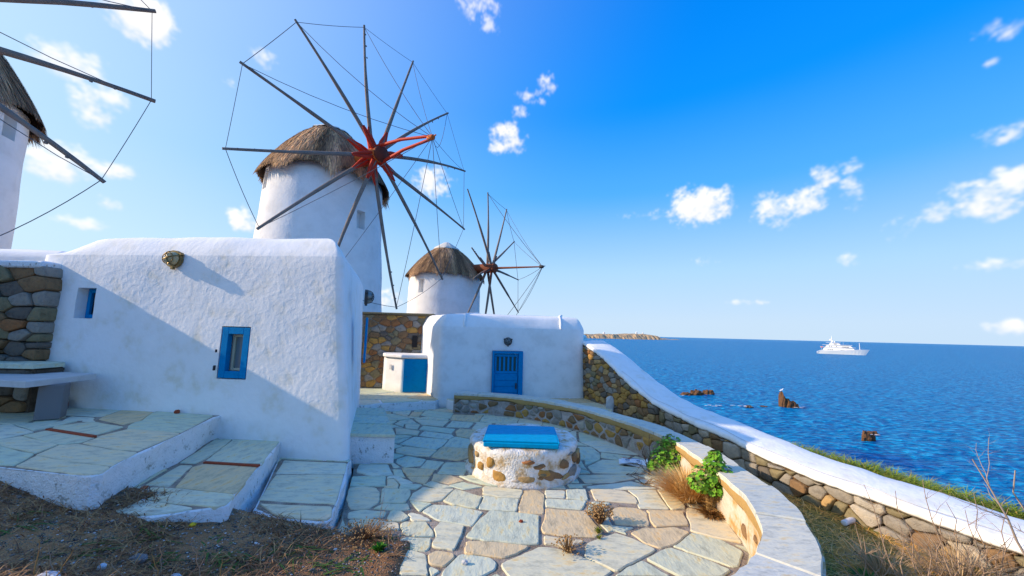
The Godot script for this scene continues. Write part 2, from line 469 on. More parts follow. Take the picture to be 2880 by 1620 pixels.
func land(x: float, z: float) -> float:
	var n := soft.get_noise_2d(x * 60.0, z * 60.0) * 0.03 + soft.get_noise_2d(x * 12.0, z * 12.0) * 0.05
	var bank := 0.18 * clampf(-x - 1.75, 0.0, 5.2) + 0.02
	var h := bank if x < -1.35 else lerpf(bank, -0.1, smoothstep(-1.35, -1.05, x))
	if x < -1.0 and z < -5.1:
		h = lerpf(h, -0.12, smoothstep(-5.15, -5.6, z) * smoothstep(-2.3, -1.9, x))
	if x < -2.0:
		h = lerpf(h, -0.2, smoothstep(-5.3, -5.7, z))
	h += n * (1.0 if x < -1.2 else 0.25)
	var near := smoothstep(-4.15, -1.3, z) * (1.0 - smoothstep(1.0, 2.3, x))
	h = lerpf(h, 1.1, near)
	if z < -9.0:
		h = lerpf(h, -0.15, smoothstep(-9.0, -10.0, z))
		h = lerpf(h, 1.3, smoothstep(-19.0, -24.0, z))
	if x > 2.0 and z > -12.5:
		h = lerpf(h, -0.05 + n, smoothstep(2.6, 3.4, x))
	var over := x - seawall_x(z)
	var keep := 1.75 + soft.get_noise_2d(z * 25.0, 3.0) * 0.3
	if z < -9.6:
		keep = 1.1
	if z > -5.2:
		keep = lerpf(1.75, 1.0, clampf((z + 5.2) / 0.8, 0, 1))
	if over > 0.5:
		h = lerpf(h, 0.27 if z > -9.6 else -0.2, smoothstep(0.5, 0.9, over)) + n
	if over > keep:
		h -= (over - keep) * 1.5
	var out: float = maxf(maxf(-44.0 - x, -62.0 - z), z - 16.0)
	if out > 0.0:
		h -= out * 1.2
	return maxf(h, -11.0)

func steps_of(pairs: Array) -> PackedFloat32Array:   # [from, to, step, from, to, step ...]
	var out := PackedFloat32Array()
	for p in pairs:
		var x: float = p[0]
		while x < p[1] - 1e-4:
			out.append(x)
			x += p[2]
	out.append(pairs[pairs.size() - 1][1])
	return out

func make_ground() -> void:
	var xs := steps_of([[-56.0, -14.0, 1.5], [-14.0, -7.0, 0.3], [-7.0, -0.8, 0.055], [-0.8, 3.0, 0.2], [3.0, 9.0, 0.09], [9.0, 26.0, 0.5]])
	var zs := steps_of([[-74.0, -16.0, 1.5], [-16.0, -8.5, 0.3], [-8.5, -3.2, 0.055], [-3.2, 4.0, 0.3], [4.0, 28.0, 1.5]])
	var g := Geo.new()
	for z in zs:
		for x in xs:
			var h := land(x, z)
			var pebble := 0.0
			if x > -7.0 and x < 9.0 and z > -8.5 and z < -3.2:
				pebble = soft.get_noise_2d(x * 420.0, z * 420.0) * 0.012
			var c := Color(0.52, 0.285, 0.145)
			var k := soft.get_noise_2d(x * 30.0, z * 30.0 + 400.0)
			c = c.lerp(Color(0.36, 0.185, 0.09), clampf(k * 2.0 + 0.3, 0, 1))
			if x > 2.5 and z > -12.0:
				c = Color(0.80, 0.40, 0.10).lerp(Color(0.32, 0.28, 0.06), clampf(0.5 + k * 2.6, 0, 1))
			if x > seawall_x(z) + 0.8:
				c = Color(0.17, 0.10, 0.075)
			g.tint = c
			g.p(Vector3(x, h + pebble, z))
	var w := xs.size()
	for j in zs.size() - 1:
		for i in w - 1:
			var a := j * w + i
			g.q(a + w, a + w + 1, a + 1, a)
	setting("ground", g.mesh(true, true), M.earth, "brown earth bank, dry grass strip and shore slope round the houses")

func make_sea() -> void:
	var g := Geo.new()
	var swell := noise_of(FastNoiseLite.TYPE_SIMPLEX_SMOOTH, 1.0, 4, 31)
	var radii := PackedFloat32Array()
	var r := 12.0
	while r < 60000.0:
		radii.append(r)
		r *= 1.018 if r > 40.0 and r < 420.0 else 1.09
	var a0 := deg_to_rad(-35.0)
	var segs := 420
	# a dense fan where open water is seen, a coarse one the rest of the way round
	var angs := PackedFloat32Array()
	for i in segs + 1:
		angs.append(a0 + deg_to_rad(105.0) * i / segs)
	for i in range(1, 60):
		angs.append(a0 + deg_to_rad(105.0 + 255.0 * i / 60.0))
	var n := angs.size()
	for rr in radii:
		for a in angs:
			var x := sin(a) * rr
			var z := -cos(a) * rr
			var amp := 0.16 * clampf(1.0 - rr / 500.0, 0.0, 1.0)
			var y := SEA + amp * (swell.get_noise_2d(x * 0.16 + z * 0.04, z * 0.34) + 0.6 * swell.get_noise_2d(x * 0.5, z * 0.95 + 50.0))
			g.p(Vector3(x, y, z))
	for j in radii.size() - 1:
		for i in n:
			var i2 := (i + 1) % n
			g.q(j * n + i, j * n + i2, (j + 1) * n + i2, (j + 1) * n + i)
	setting("sea", g.mesh(), M.sea, "deep blue rippled sea reaching to the horizon")

# ---------------------------------------------------------------- cells and stones
func clip(poly: PackedVector2Array, at: Vector2, nrm: Vector2) -> PackedVector2Array:
	var out := PackedVector2Array()
	for i in poly.size():
		var a := poly[i]
		var b := poly[(i + 1) % poly.size()]
		var da := (a - at).dot(nrm)
		var db := (b - at).dot(nrm)
		if da <= 0.0:
			out.append(a)
		if (da < 0.0 and db > 0.0) or (da > 0.0 and db < 0.0):
			out.append(a.lerp(b, da / (da - db)))
	return out

func cells(sites: PackedVector2Array, stretch: Vector2, reach: float, edge: float) -> Array:
	var out := []
	for i in sites.size():
		var s := sites[i] * stretch
		var poly := PackedVector2Array([s + Vector2(-edge, -edge), s + Vector2(edge, -edge), s + Vector2(edge, edge), s + Vector2(-edge, edge)])
		for j in sites.size():
			if j == i:
				continue
			var o := sites[j] * stretch
			if o.distance_squared_to(s) < reach * reach:
				poly = clip(poly, (s + o) * 0.5, o - s)
		for k in poly.size():
			poly[k] /= stretch
		out.append(poly)
	return out

func darts(w: float, h: float, r0: float, r1: float, stretch: Vector2, tries: int) -> PackedVector2Array:
	var pts := PackedVector2Array()
	var rad := PackedFloat32Array()
	for i in tries:
		var p := Vector2(rng.randf_range(0, w), rng.randf_range(0, h))
		var r := lerpf(r1, r0, pow(float(i) / tries, 0.38)) * rng.randf_range(0.85, 1.15)
		var ok := true
		for k in pts.size():
			if ((pts[k] - p) * stretch).length() < (r + rad[k]) * 0.5 * 1.0:
				ok = false
				break
		if ok:
			pts.append(p)
			rad.append(r)
	return pts

func area_of(poly: PackedVector2Array) -> float:
	var a := 0.0
	for i in poly.size():
		a += poly[i].cross(poly[(i + 1) % poly.size()])
	return a * 0.5

func shrink(poly: PackedVector2Array, gap: float) -> PackedVector2Array:
	var best := PackedVector2Array()
	for p in Geometry2D.offset_polygon(poly, -gap, Geometry2D.JOIN_MITER):
		if absf(area_of(p)) > absf(area_of(best)):
			best = p
	if area_of(best) < 0.0:
		best.reverse()
	return best

func rounded(poly: PackedVector2Array, cut := 0.25) -> PackedVector2Array:
	var out := PackedVector2Array()
	var n := poly.size()
	for i in n:
		var a := poly[i]
		var b := poly[(i + 1) % n]
		if a.distance_to(b) < 0.004:
			continue
		out.append(a.lerp(b, cut))
		out.append(a.lerp(b, 1.0 - cut))
	return out

func tidy(poly: PackedVector2Array, least: float) -> PackedVector2Array:
	var out := PackedVector2Array()
	for q in poly:
		if out.is_empty() or out[out.size() - 1].distance_to(q) > least:
			out.append(q)
	while out.size() > 3 and out[0].distance_to(out[out.size() - 1]) < least:
		out.remove_at(out.size() - 1)
	return out

# one stone or flag: outline poly in (s, t); place(s, t, d) puts it in the world; counter-clockwise must face the viewer
func piece(parent: Node, called: String, poly: PackedVector2Array, place: Callable, thick: float, bevel: float, bulge: float, m: Material, smooth := true) -> void:
	if poly.size() < 3:
		return
	if area_of(poly) < 0.0:
		poly.reverse()
	var c := Vector2.ZERO
	for q in poly:
		c += q
	c /= poly.size()
	var mean := 0.0
	for q in poly:
		mean += q.distance_to(c)
	mean /= poly.size()
	var home: Vector3 = place.call(c.x, c.y, 0.0)
	var g := Geo.new()
	var n := poly.size()
	var k1 := clampf(1.0 - bevel / maxf(mean, 0.01), 0.3, 1.0)
	for lay in 3:
		for i in n:
			var q := poly[i]
			var d := -0.03
			if lay == 1:
				d = thick - bevel * 0.7
			elif lay == 2:
				q = c + (q - c) * k1
				d = thick + rng.randf_range(-0.15, 0.15) * bevel
			g.p((place.call(q.x, q.y, d) as Vector3) - home)
	g.band(0, n, n)
	g.band(n, n * 2, n)
	var top := g.p((place.call(c.x, c.y, thick + bulge) as Vector3) - home)
	for i in n:
		g.t(n * 2 + i, n * 2 + (i + 1) % n, top)
	part(parent, called, g.mesh(smooth), m, home - (parent as Node3D).position)

func pick(w: Array) -> String:   # [name, weight, ...]
	var tot := 0.0
	for i in range(1, w.size(), 2):
		tot += w[i]
	var r := rng.randf() * tot
	for i in range(0, w.size(), 2):
		r -= w[i + 1]
		if r <= 0.0:
			return w[i]
	return w[0]

func rubble(parent: Node, w: float, h: float, region: PackedVector2Array, place: Callable, r0: float, r1: float, stretch: Vector2, gap: float, thick: Vector2, bevel: float, kinds: Array, tries := 2600, chance := 1.0) -> int:
	var sites := darts(w, h, r0, r1, stretch, tries)
	var cs := cells(sites, stretch, r1 * 3.2, r1 * 1.6)
	var made := 0
	for poly in cs:
		if rng.randf() > chance:
			continue
		for inside in Geometry2D.intersect_polygons(poly, region):
			if absf(area_of(inside)) < r0 * r0 * 0.12:
				continue
			var p := shrink(tidy(inside, 0.02), gap * rng.randf_range(0.6, 1.4))
			if p.size() < 3 or absf(area_of(p)) < r0 * r0 * 0.08:
				continue
			p = rounded(p, 0.15)
			piece(parent, "stone", p, place, rng.randf_range(thick.x, thick.y), bevel * rng.randf_range(0.7, 1.2), rng.randf_range(0.0, 0.02), M.stones[pick(kinds)])
			made += 1
	return made

var laid_last: Array[PackedVector2Array] = []

func broken_edge(p: PackedVector2Array) -> PackedVector2Array:   # uneven edges, corners knocked off
	var q := PackedVector2Array()
	for k in p.size():
		var a := p[k]
		var b := p[(k + 1) % p.size()]
		var side := (b - a).orthogonal().normalized()
		var l := a.distance_to(b)
		var cutk := minf(0.022, l * 0.25) / maxf(l, 0.01)
		q.append(a.lerp(b, cutk))
		if l > 0.25:
			q.append(a.lerp(b, rng.randf_range(0.25, 0.4)) + side * rng.randf_range(-0.01, 0.012))
			q.append(a.lerp(b, rng.randf_range(0.55, 0.75)) + side * rng.randf_range(-0.01, 0.012))
		q.append(a.lerp(b, 1.0 - cutk))
	return q

func paving(parent: Node, traced: Array, region: PackedVector2Array, y: float, fill: float, grow := 0.012) -> void:
	var place := func(s: float, t: float, d: float) -> Vector3: return Vector3(s, y + d, -t)
	var reg := PackedVector2Array()
	var lo := Vector2(1e9, 1e9)
	var hi := -lo
	for q in region:
		var r := Vector2(q.x, -q.y)
		reg.append(r)
		lo = lo.min(r)
		hi = hi.max(r)
	var laid: Array[PackedVector2Array] = []
	for flat in traced:
		var p := foot_of(flat)
		var whole := area_of(p)
		p = shrink(p, -grow)
		for old in laid:
			var best := PackedVector2Array()
			for c in Geometry2D.clip_polygons(p, shrink(old, -0.02)):
				if area_of(c) > area_of(best):
					best = c
			p = best
			if p.size() < 3:
				break
		if p.size() >= 3 and area_of(p) > whole * 0.55:
			laid.append(p)
	if fill > 0.0:
		var sites := darts(hi.x - lo.x, hi.y - lo.y, fill, fill * 1.5, Vector2(0.75, 1.0), 1500)
		for k in sites.size():
			sites[k] += lo
		for poly in cells(sites, Vector2(0.75, 1.0), fill * 5.0, fill * 2.5):
			var bits: Array = Geometry2D.intersect_polygons(poly, reg)
			for old in laid:
				var next := []
				var fat := shrink(old, -0.045)
				for b in bits:
					next.append_array(Geometry2D.clip_polygons(b, fat))
				bits = next
			for b in bits:
				if area_of(b) > 0.035:
					var p := shrink(tidy(b, 0.05), 0.02)
					if p.size() >= 3 and area_of(p) > 0.025:
						laid.append(p)
	laid_last = laid
	for p in laid:
		for c in Geometry2D.intersect_polygons(p, reg):
			if area_of(c) < 0.012:
				continue
			var q := broken_edge(tidy(c, 0.03))
			var tint := rng.randi() % 8
			if tint == 6 and rng.randf() < 0.4:
				tint = 0
			_flat_stone(parent, q, y + rng.randf_range(-0.006, 0.008), M.flags[tint])

func _flat_stone(parent: Node, poly: PackedVector2Array, y: float, m: Material) -> void:
	var c := Vector2.ZERO
	for q in poly:
		c += q
	c /= poly.size()
	var g := Geo.new()
	var n := poly.size()
	var tilt := Vector2(rng.randf_range(-0.006, 0.006), rng.randf_range(-0.006, 0.006))
	var inner := shrink(poly, 0.012)
	var same := inner.size() == n
	for lay in 3:
		for k in n:
			var q := poly[k]
			if lay == 2:
				q = q + (c - q).normalized() * 0.014
			g.p(Vector3(q.x - c.x, [-0.03, 0.003, 0.014][lay] + (q - c).dot(tilt), -(q.y - c.y)))
	g.band(0, n, n)
	g.band(n, n * 2, n)
	var tri := Geometry2D.triangulate_polygon(poly)
	for i in range(0, tri.size(), 3):
		g.tri_out(Vector3(0, -5, 0), n * 2 + tri[i], n * 2 + tri[i + 1], n * 2 + tri[i + 2])
	part(parent, "flagstone", g.mesh(false), m, Vector3(c.x, y, -c.y) - (parent as Node3D).position)

# ---------------------------------------------------------------- plastered blocks with soft edges
func corner_ring(foot: PackedVector2Array, inset: float, rc: float, per: int, seg: float, count_by: PackedVector2Array) -> PackedVector2Array:
	# foot counter-clockwise from above in (x, -z); every ring has the same count of points
	var n := foot.size()
	var pts := PackedVector2Array()
	var ins := PackedVector2Array()
	for i in n:
		var a := foot[(i + n - 1) % n]
		var b := foot[i]
		var c := foot[(i + 1) % n]
		var e1 := (b - a).normalized()
		var e2 := (c - b).normalized()
		var n1 := Vector2(-e1.y, e1.x)
		var n2 := Vector2(-e2.y, e2.x)
		ins.append(b + (n1 + n2) / (1.0 + n1.dot(n2)) * inset)
	for i in n:
		var a := ins[(i + n - 1) % n]
		var b := ins[i]
		var c := ins[(i + 1) % n]
		var rr: float = maxf(rc - inset, 0.03)
		var p0 := b + (a - b).normalized() * minf(rr, a.distance_to(b) * 0.4)
		var p1 := b + (c - b).normalized() * minf(rr, c.distance_to(b) * 0.4)
		for k in per + 1:
			var t := float(k) / per
			pts.append(p0.lerp(b, t).lerp(b.lerp(p1, t), t))
		var full := count_by[i].distance_to(count_by[(i + 1) % n])
		var q0 := c + (b - c).normalized() * minf(rr, c.distance_to(b) * 0.4)
		var cnt := int(full / seg)
		for k in range(1, cnt):
			pts.append(p1.lerp(q0, float(k) / cnt))
	return pts

func plaster_block(foot: PackedVector2Array, y0: float, y1: float, r: float, rc: float, rise: float, seg := 0.4, wob := 0.018, top_foot := PackedVector2Array(), a0 := 0.0, slump := Vector2.ZERO) -> ArrayMesh:
	var g := Geo.new()
	var n := 0
	var last := -1
	var rows := []
	var ny := maxi(2, int((y1 - r - y0) / seg))
	if a0 > 0.0:
		rows.append([0.0, y1 - r - 0.012])
	for i in (ny if a0 > 0.0 else ny + 1):
		rows.append([0.0, lerpf(y0, y1 - r, float(i) / ny)])
	var k0 := r / (1.0 - sin(a0))   # the curve above the wall may start with a crease
	var b0 := 0.0
	if a0 > 0.0:   # a crease, then a bank that leans back and rolls over; a0 is how far it leans back
		for w in [[0.012, 0.012], [0.16, 0.25], [0.34, 0.50], [0.52, 0.72], [0.72, 0.88], [1.0, 0.97], [1.5, 1.0]]:
			rows.append([a0 * w[0], y1 - r + r * w[1]])
		b0 = a0 * 1.5 - r
	else:
		for i in range(1, 7):
			var a := PI * 0.5 * i / 6.0
			rows.append([r * (1.0 - cos(a)), y1 - r + r * sin(a)])
	rows.sort_custom(func(p, q): return p[1] < q[1])
	var wid := 1e9
	for i in foot.size():
		for j in range(i + 1, foot.size()):
			wid = minf(wid, foot[i].distance_to(foot[j]))
	for i in range(1, 5):
		rows.append([b0 + r + (wid * 0.42 - r - b0) * i / 4.0, y1 + rise * sin(PI * 0.5 * i / 4.0)])
	var mid := Vector2.ZERO
	for q in foot:
		mid += q
	mid /= foot.size()
	for row in rows:
		var f := foot
		if top_foot.size() == foot.size():
			f = PackedVector2Array()
			for k in foot.size():
				f.append(foot[k].lerp(top_foot[k], clampf((row[1] - y0) / (y1 - y0), 0, 1)))
		var ring := corner_ring(f, row[0], rc, 4, seg, foot)
		var pts := PackedVector3Array()
		for q in ring:
			var w := wob * soft.get_noise_3d(q.x * 45.0, row[1] * 45.0, q.y * 45.0) * 2.0
			var o := (q - mid).normalized() * w
			var up: float = row[1]
			if slump != Vector2.ZERO and up > y1 - r:   # the roof sinks towards its left end
				up = y1 - r + (up - y1 + r) * lerpf(0.12, 1.0, smoothstep(slump.x, slump.y, q.x))
			pts.append(Vector3(q.x + o.x, up + (w if row[1] > y1 - r * 0.6 else 0.0), -(q.y + o.y)))
		n = pts.size()
		var s := g.ring(pts)
		if last >= 0:
			g.band(last, s, n)
		last = s
	var topc := Vector3.ZERO
	for i in n:
		topc += g.v[last + i]
	var top := g.p(topc / n + Vector3(0, 0.005, 0))
	var bot := g.p(Vector3(mid.x, y0, -mid.y))
	for i in n:
		g.t(last + i, last + (i + 1) % n, top)
		g.t((i + 1) % n, i, bot)
	return g.mesh()

func carve(m: Mesh, cuts: Array) -> Mesh:   # cuts: [Transform3D, size]
	var c := CSGCombiner3D.new()
	add_child(c)
	var body := CSGMesh3D.new()
	body.mesh = m
	c.add_child(body)
	for k in cuts:
		var b := CSGBox3D.new()
		b.operation = CSGShape3D.OPERATION_SUBTRACTION
		b.size = k[1]
		b.transform = k[0]
		c.add_child(b)
	for i in 3:
		await get_tree().process_frame
	var out := c.bake_static_mesh()
	remove_child(c)
	c.free()
	if out == null or out.get_surface_count() == 0:
		push_warning("carving failed")
		return m
	return out

func foot_of(flat: Array) -> PackedVector2Array:   # x, z pairs -> (x, -z), counter-clockwise from above
	var p := PackedVector2Array()
	for i in range(0, flat.size(), 2):
		p.append(Vector2(flat[i], -flat[i + 1]))
	if area_of(p) < 0.0:
		p.reverse()
	return p

func prism(flat: Array, y0: float, y1: float, bevel := 0.02, wob := 0.0) -> ArrayMesh:
	var p := foot_of(flat)
	var fine := PackedVector2Array()
	for i in p.size():
		var a := p[i]
		var b := p[(i + 1) % p.size()]
		var cnt := maxi(1, int(a.distance_to(b) / 0.25)) if wob > 0.0 else 1
		for k in cnt:
			fine.append(a.lerp(b, float(k) / cnt))
	var g := Geo.new()
	var n := fine.size()
	var mid := Vector2.ZERO
	for q in fine:
		mid += q
	mid /= n
	var ys := [y0, lerpf(y0, y1, 0.5), y1 - bevel, y1]
	for lay in 4:
		for q in fine:
			var o := Vector2.ZERO
			if wob > 0.0 and lay < 3:
				o = (q - mid).normalized() * wob * (soft.get_noise_3d(q.x * 90.0, ys[lay] * 130.0, q.y * 90.0) * 2.0 + (0.9 if lay == 0 else 0.0))
			elif lay == 3:
				o = (mid - q).normalized() * bevel
			g.p(Vector3(q.x + o.x, ys[lay], -(q.y + o.y)))
	for lay in 3:
		g.band(lay * n, lay * n + n, n)
	var tri := Geometry2D.triangulate_polygon(fine)
	for i in range(0, tri.size(), 3):
		var a := fine[tri[i]]
		if (fine[tri[i + 1]] - a).cross(fine[tri[i + 2]] - a) > 0.0:
			g.t(n * 3 + tri[i], n * 3 + tri[i + 1], n * 3 + tri[i + 2])
		else:
			g.t(n * 3 + tri[i], n * 3 + tri[i + 2], n * 3 + tri[i + 1])
	return g.mesh(false)

func box_mesh(size: Vector3, ch := 0.01, bs := Basis()) -> ArrayMesh:
	var g := Geo.new()
	g.box(Vector3.ZERO, size, bs, ch)
	return g.mesh(false)

func rod(a: Vector3, b: Vector3, r0: float, r1: float, sides := 6) -> ArrayMesh:
	var g := Geo.new()
	g.tube(PackedVector3Array([a, b]), PackedFloat32Array([r0, r1]), sides)
	return g.mesh()

# ---------------------------------------------------------------- windmills
func thatch_mesh(ax: Vector2, er: float, ye: float, ya: float, count: int, seed_: int) -> ArrayMesh:
	var g := Geo.new()
	rng.seed = seed_
	var h := ya - ye
	var surf := func(t: float, a: float, off: float) -> Vector3:   # t: 0 apex, 1 eave
		var r := er * t
		var y := ye + h * (1.0 - pow(t, 1.7))
		var nrm := Vector3(cos(a) * 0.75, 0.66, -sin(a) * 0.75)
		return Vector3(ax.x + cos(a) * r, y, ax.y - sin(a) * r) + nrm * off
	g.tint = Color(0.05, 0.035, 0.025)
	var last := -1
	for i in 11:
		var t := 1.0 - i / 10.0 * 0.74
		var s := g.v.size()
		for k in 48:
			g.p(surf.call(t, TAU * k / 48, 0.0))
		if last >= 0:
			g.band(last, s, 48)
		last = s
	for i in count:
		var a := rng.randf() * TAU
		var t := sqrt(rng.randf()) * 0.73 + 0.27
		var l := rng.randf_range(0.10, 0.24)
		var clump := soft.get_noise_2d(cos(a) * 190.0 + seed_, sin(a) * 190.0 + t * 60.0)
		var tone := rng.randf_range(0.55, 1.25) * maxf(0.4, 1.0 + clump * 1.5)
		var c := Color(0.42, 0.25, 0.14) if rng.randf() < 0.7 else (Color(0.58, 0.35, 0.17) if rng.randf() < 0.6 else Color(0.2, 0.135, 0.1))
		g.tint = Color(c.r * tone, c.g * tone, c.b * tone)
		var wdt := rng.randf_range(0.012, 0.035)
		var a2 := a + rng.randf_range(-0.03, 0.03) / maxf(t, 0.2)
		var t2 := t + l
		var p0: Vector3 = surf.call(t, a, rng.randf_range(0.01, 0.05))
		var p1: Vector3
		if t2 <= 1.0:
			p1 = surf.call(t2, a2, rng.randf_range(0.02, 0.10))
		else:
			var hang := (t2 - 1.0) * er * rng.randf_range(0.6, 1.2) * maxf(0.2, 0.6 + clump * 1.7)
			p1 = surf.call(1.0, a2, rng.randf_range(0.02, 0.08)) + Vector3(cos(a2) * hang * 0.35, -hang * 0.95, -sin(a2) * hang * 0.35)
		var side := Vector3(sin(a), 0, cos(a)) * wdt
		var mid := p0.lerp(p1, 0.55) + Vector3(cos(a), 0.5, -sin(a)) * 0.012
		var b := g.p(p0 - side)
		g.p(p0 + side)
		g.p(mid - side * 0.9)
		g.p(mid + side * 0.9)
		g.p(p1)
		g.q(b, b + 2, b + 3, b + 1)
		g.t(b + 2, b + 4, b + 3)
	return g.mesh(false, true)

func sagging(a: Vector3, b: Vector3, sag: float, r: float) -> ArrayMesh:
	var g := Geo.new()
	var pts := PackedVector3Array()
	var rad := PackedFloat32Array()
	for i in 7:
		var t := i / 6.0
		pts.append(a.lerp(b, t) - Vector3(0, sag * 4.0 * t * (1.0 - t), 0))
		rad.append(r)
	g.tube(pts, rad, 4, false)
	return g.mesh()

func windmill(o: Node3D, ax: Vector2, r0: float, r1: float, y0: float, ye: float, ya: float, naz: float, hub: Vector3, setback: float, spars: Array, nose: Vector3, red: bool, cuts: Array, seed_: int, ropes: Array, thick := 1.0) -> void:
	var at := -o.position
	var prof := PackedVector2Array()
	for i in 13:
		prof.append(Vector2(lerpf(r0, r1, pow(i / 12.0, 0.85)), lerpf(y0, ye + 0.12, i / 12.0)))
	var g := Geo.new()
	g.lathe(prof, 72, Vector3(ax.x, 0, ax.y), 0.05, noise_of(FastNoiseLite.TYPE_SIMPLEX_SMOOTH, 0.5, 3, seed_))
	var holes := []
	for c in cuts:   # [angle from +z towards +x, height, width, tall]
		var d := Vector3(sin(deg_to_rad(c[0])), 0, cos(deg_to_rad(c[0])))
		var rr := lerpf(r0, r1, (c[1] - y0) / (ye - y0))
		holes.append([Transform3D(Basis(Vector3.UP, deg_to_rad(c[0])), Vector3(ax.x, c[1], ax.y) + d * (rr - 0.1)), Vector3(c[2], c[3], 0.75)])
	var body := part(o, "tower", await carve(g.mesh(), holes), M.white_mill, at)
	for k in holes:
		var tf: Transform3D = k[0]
		var sz: Vector3 = k[1]
		var w := Geo.new()
		w.box(tf.origin - tf.basis.z * 0.36, Vector3(sz.x - 0.006, sz.y - 0.006, 0.04), tf.basis, 0.004)
		part(body, "window", w.mesh(false), M.white_mill)
	part(o, "thatch", thatch_mesh(ax, r1 + 0.32, ye, ya, 15000, seed_), M.thatch, at)
	var cg := Geo.new()   # the limewashed tip
	var last := -1
	for w in [[0.33, -0.10], [0.305, 0.04], [0.23, 0.20], [0.14, 0.40], [0.06, 0.56], [0.01, 0.60]]:
		var s := cg.v.size()
		for k in 40:
			var a := TAU * k / 40
			var rr: float = (r1 + 0.32) * w[0] * (1.0 + 0.04 * (k % 2)) * (1.0 + 0.03 * sin(k * 1.7))
			cg.p(Vector3(ax.x + cos(a) * rr, ye + (ya - ye) * 0.86 + w[1] * (ya - ye) * (0.2 if red else 0.36) + 0.10, ax.y - sin(a) * rr))
		if last >= 0:
			cg.band(last, s, 40)
		last = s
	part(o, "roof_tip", cg.mesh(), M.cap_white, at)
	# wheel
	var n := Vector3(sin(deg_to_rad(naz)), 0, cos(deg_to_rad(naz)))
	var axis := (nose - hub).normalized()
	var u := Vector3.UP.cross(n).normalized()
	var v := n.cross(u)
	var hg := Geo.new()
	hg.tube(PackedVector3Array([hub - axis * 2.1, hub - axis * 1.0, hub - axis * 0.1, hub + axis * 0.45]), PackedFloat32Array([0.34, 0.38, 0.40, 0.38]), 16)
	part(o, "axle", hg.mesh(), M.orange if red else M.wood_old, at)
	var fg := Geo.new()
	fg.tube(PackedVector3Array([hub + axis * 0.44, hub + axis * 0.5, hub + axis * 0.62]), PackedFloat32Array([0.41, 0.41, 0.33]), 14)
	part(o, "hub", fg.mesh(), M.red_dark if red else M.wood_old, at)
	if red:
		for s in [1.0, -1.0]:
			var st := Geo.new()
			var off: Vector3 = (v * 0.34 + u * -0.15) * s
			st.tube(PackedVector3Array([hub + axis * 0.1 + off * 1.1, hub.lerp(nose, 0.5) + off * 0.62 + v * 0.12, nose + off * 0.14]), PackedFloat32Array([0.085, 0.075, 0.065]), 8)
			part(o, "strut", st.mesh(), M.red, at)
	else:
		part(o, "strut", rod(hub + axis * 0.4, nose, 0.10, 0.05, 8), M.wood_old, at)
	var kg := Geo.new()
	kg.tube(PackedVector3Array([nose - axis * 0.25, nose + axis * 0.05]), PackedFloat32Array([0.13, 0.12]), 8)
	kg.tube(PackedVector3Array([nose, nose + axis * 0.22 + v * 0.06]), PackedFloat32Array([0.05, 0.03]), 6)
	part(o, "nose_tip", kg.mesh(), M.orange if red else M.iron, at)
	rng.seed = seed_
	var tips := []
	for i in range(0, spars.size(), 2):
		var a := deg_to_rad(spars[i])
		var d := u * cos(a) + v * sin(a)
		var tip: Vector3 = hub + n * setback + d * spars[i + 1]
		tips.append(tip)
		var base := hub + axis * (0.2 if (i / 2) % 2 == 0 else -0.25)
		var side := d.cross(n)
		var bow := side * rng.randf_range(-0.15, 0.15) + n * rng.randf_range(-0.04, 0.14)
		var sg := Geo.new()
		var pts := PackedVector3Array()
		var rad := PackedFloat32Array()
		for k in 9:
			var t := k / 8.0
			pts.append((base + d * 0.3).lerp(tip + d * 0.1, t) + bow * 4.0 * t * (1.0 - t))
			rad.append(thick * (lerpf(0.088, 0.052, t) + (0.016 if t < 0.55 else 0.0) + rng.randf_range(-0.005, 0.005)))
		sg.tube(pts, rad, 7)
		var sp := part(o, "spar", sg.mesh(), M.spar, at)
		if red:
			var rg := Geo.new()
			for s in [1.0, -1.0]:
				rg.tube(PackedVector3Array([base + side * 0.07 * s, base + d * 0.75 + side * 0.095 * s + bow * 0.6, base + d * 1.45 + side * 0.03 * s + bow]), PackedFloat32Array([0.10, 0.10, 0.04]), 6)
			part(sp, "spar_root", rg.mesh(), M.red)
		elif thick < 1.2:
			var rg := Geo.new()
			rg.tube(PackedVector3Array([base + side * 0.08, base + d * 1.4 + side * 0.1 + bow * 0.7]), PackedFloat32Array([0.075, 0.05]), 6)
			part(sp, "spar_root", rg.mesh(), M.wood_old)
		for k in 3:   # cleats where the sail was lashed
			var cl := Geo.new()
			var q: Vector3 = tip.lerp(base, 0.06 + 0.09 * k)
			cl.box(q + n * 0.06 * thick, Vector3(0.05, 0.06, 0.07) * thick, Basis(), 0.01)
			part(sp, "cleat", cl.mesh(false), M.spar)
	for k in ropes:   # [from, to, sag]; -1 is the nose
		var a: Vector3 = nose if k[0] < 0 else tips[k[0]]
		var b: Vector3 = nose if k[1] < 0 else tips[k[1]]
		part(o, "rope", sagging(a, b, k[2], 0.013 * (ax.length() / 23.0)), M.rope, at)

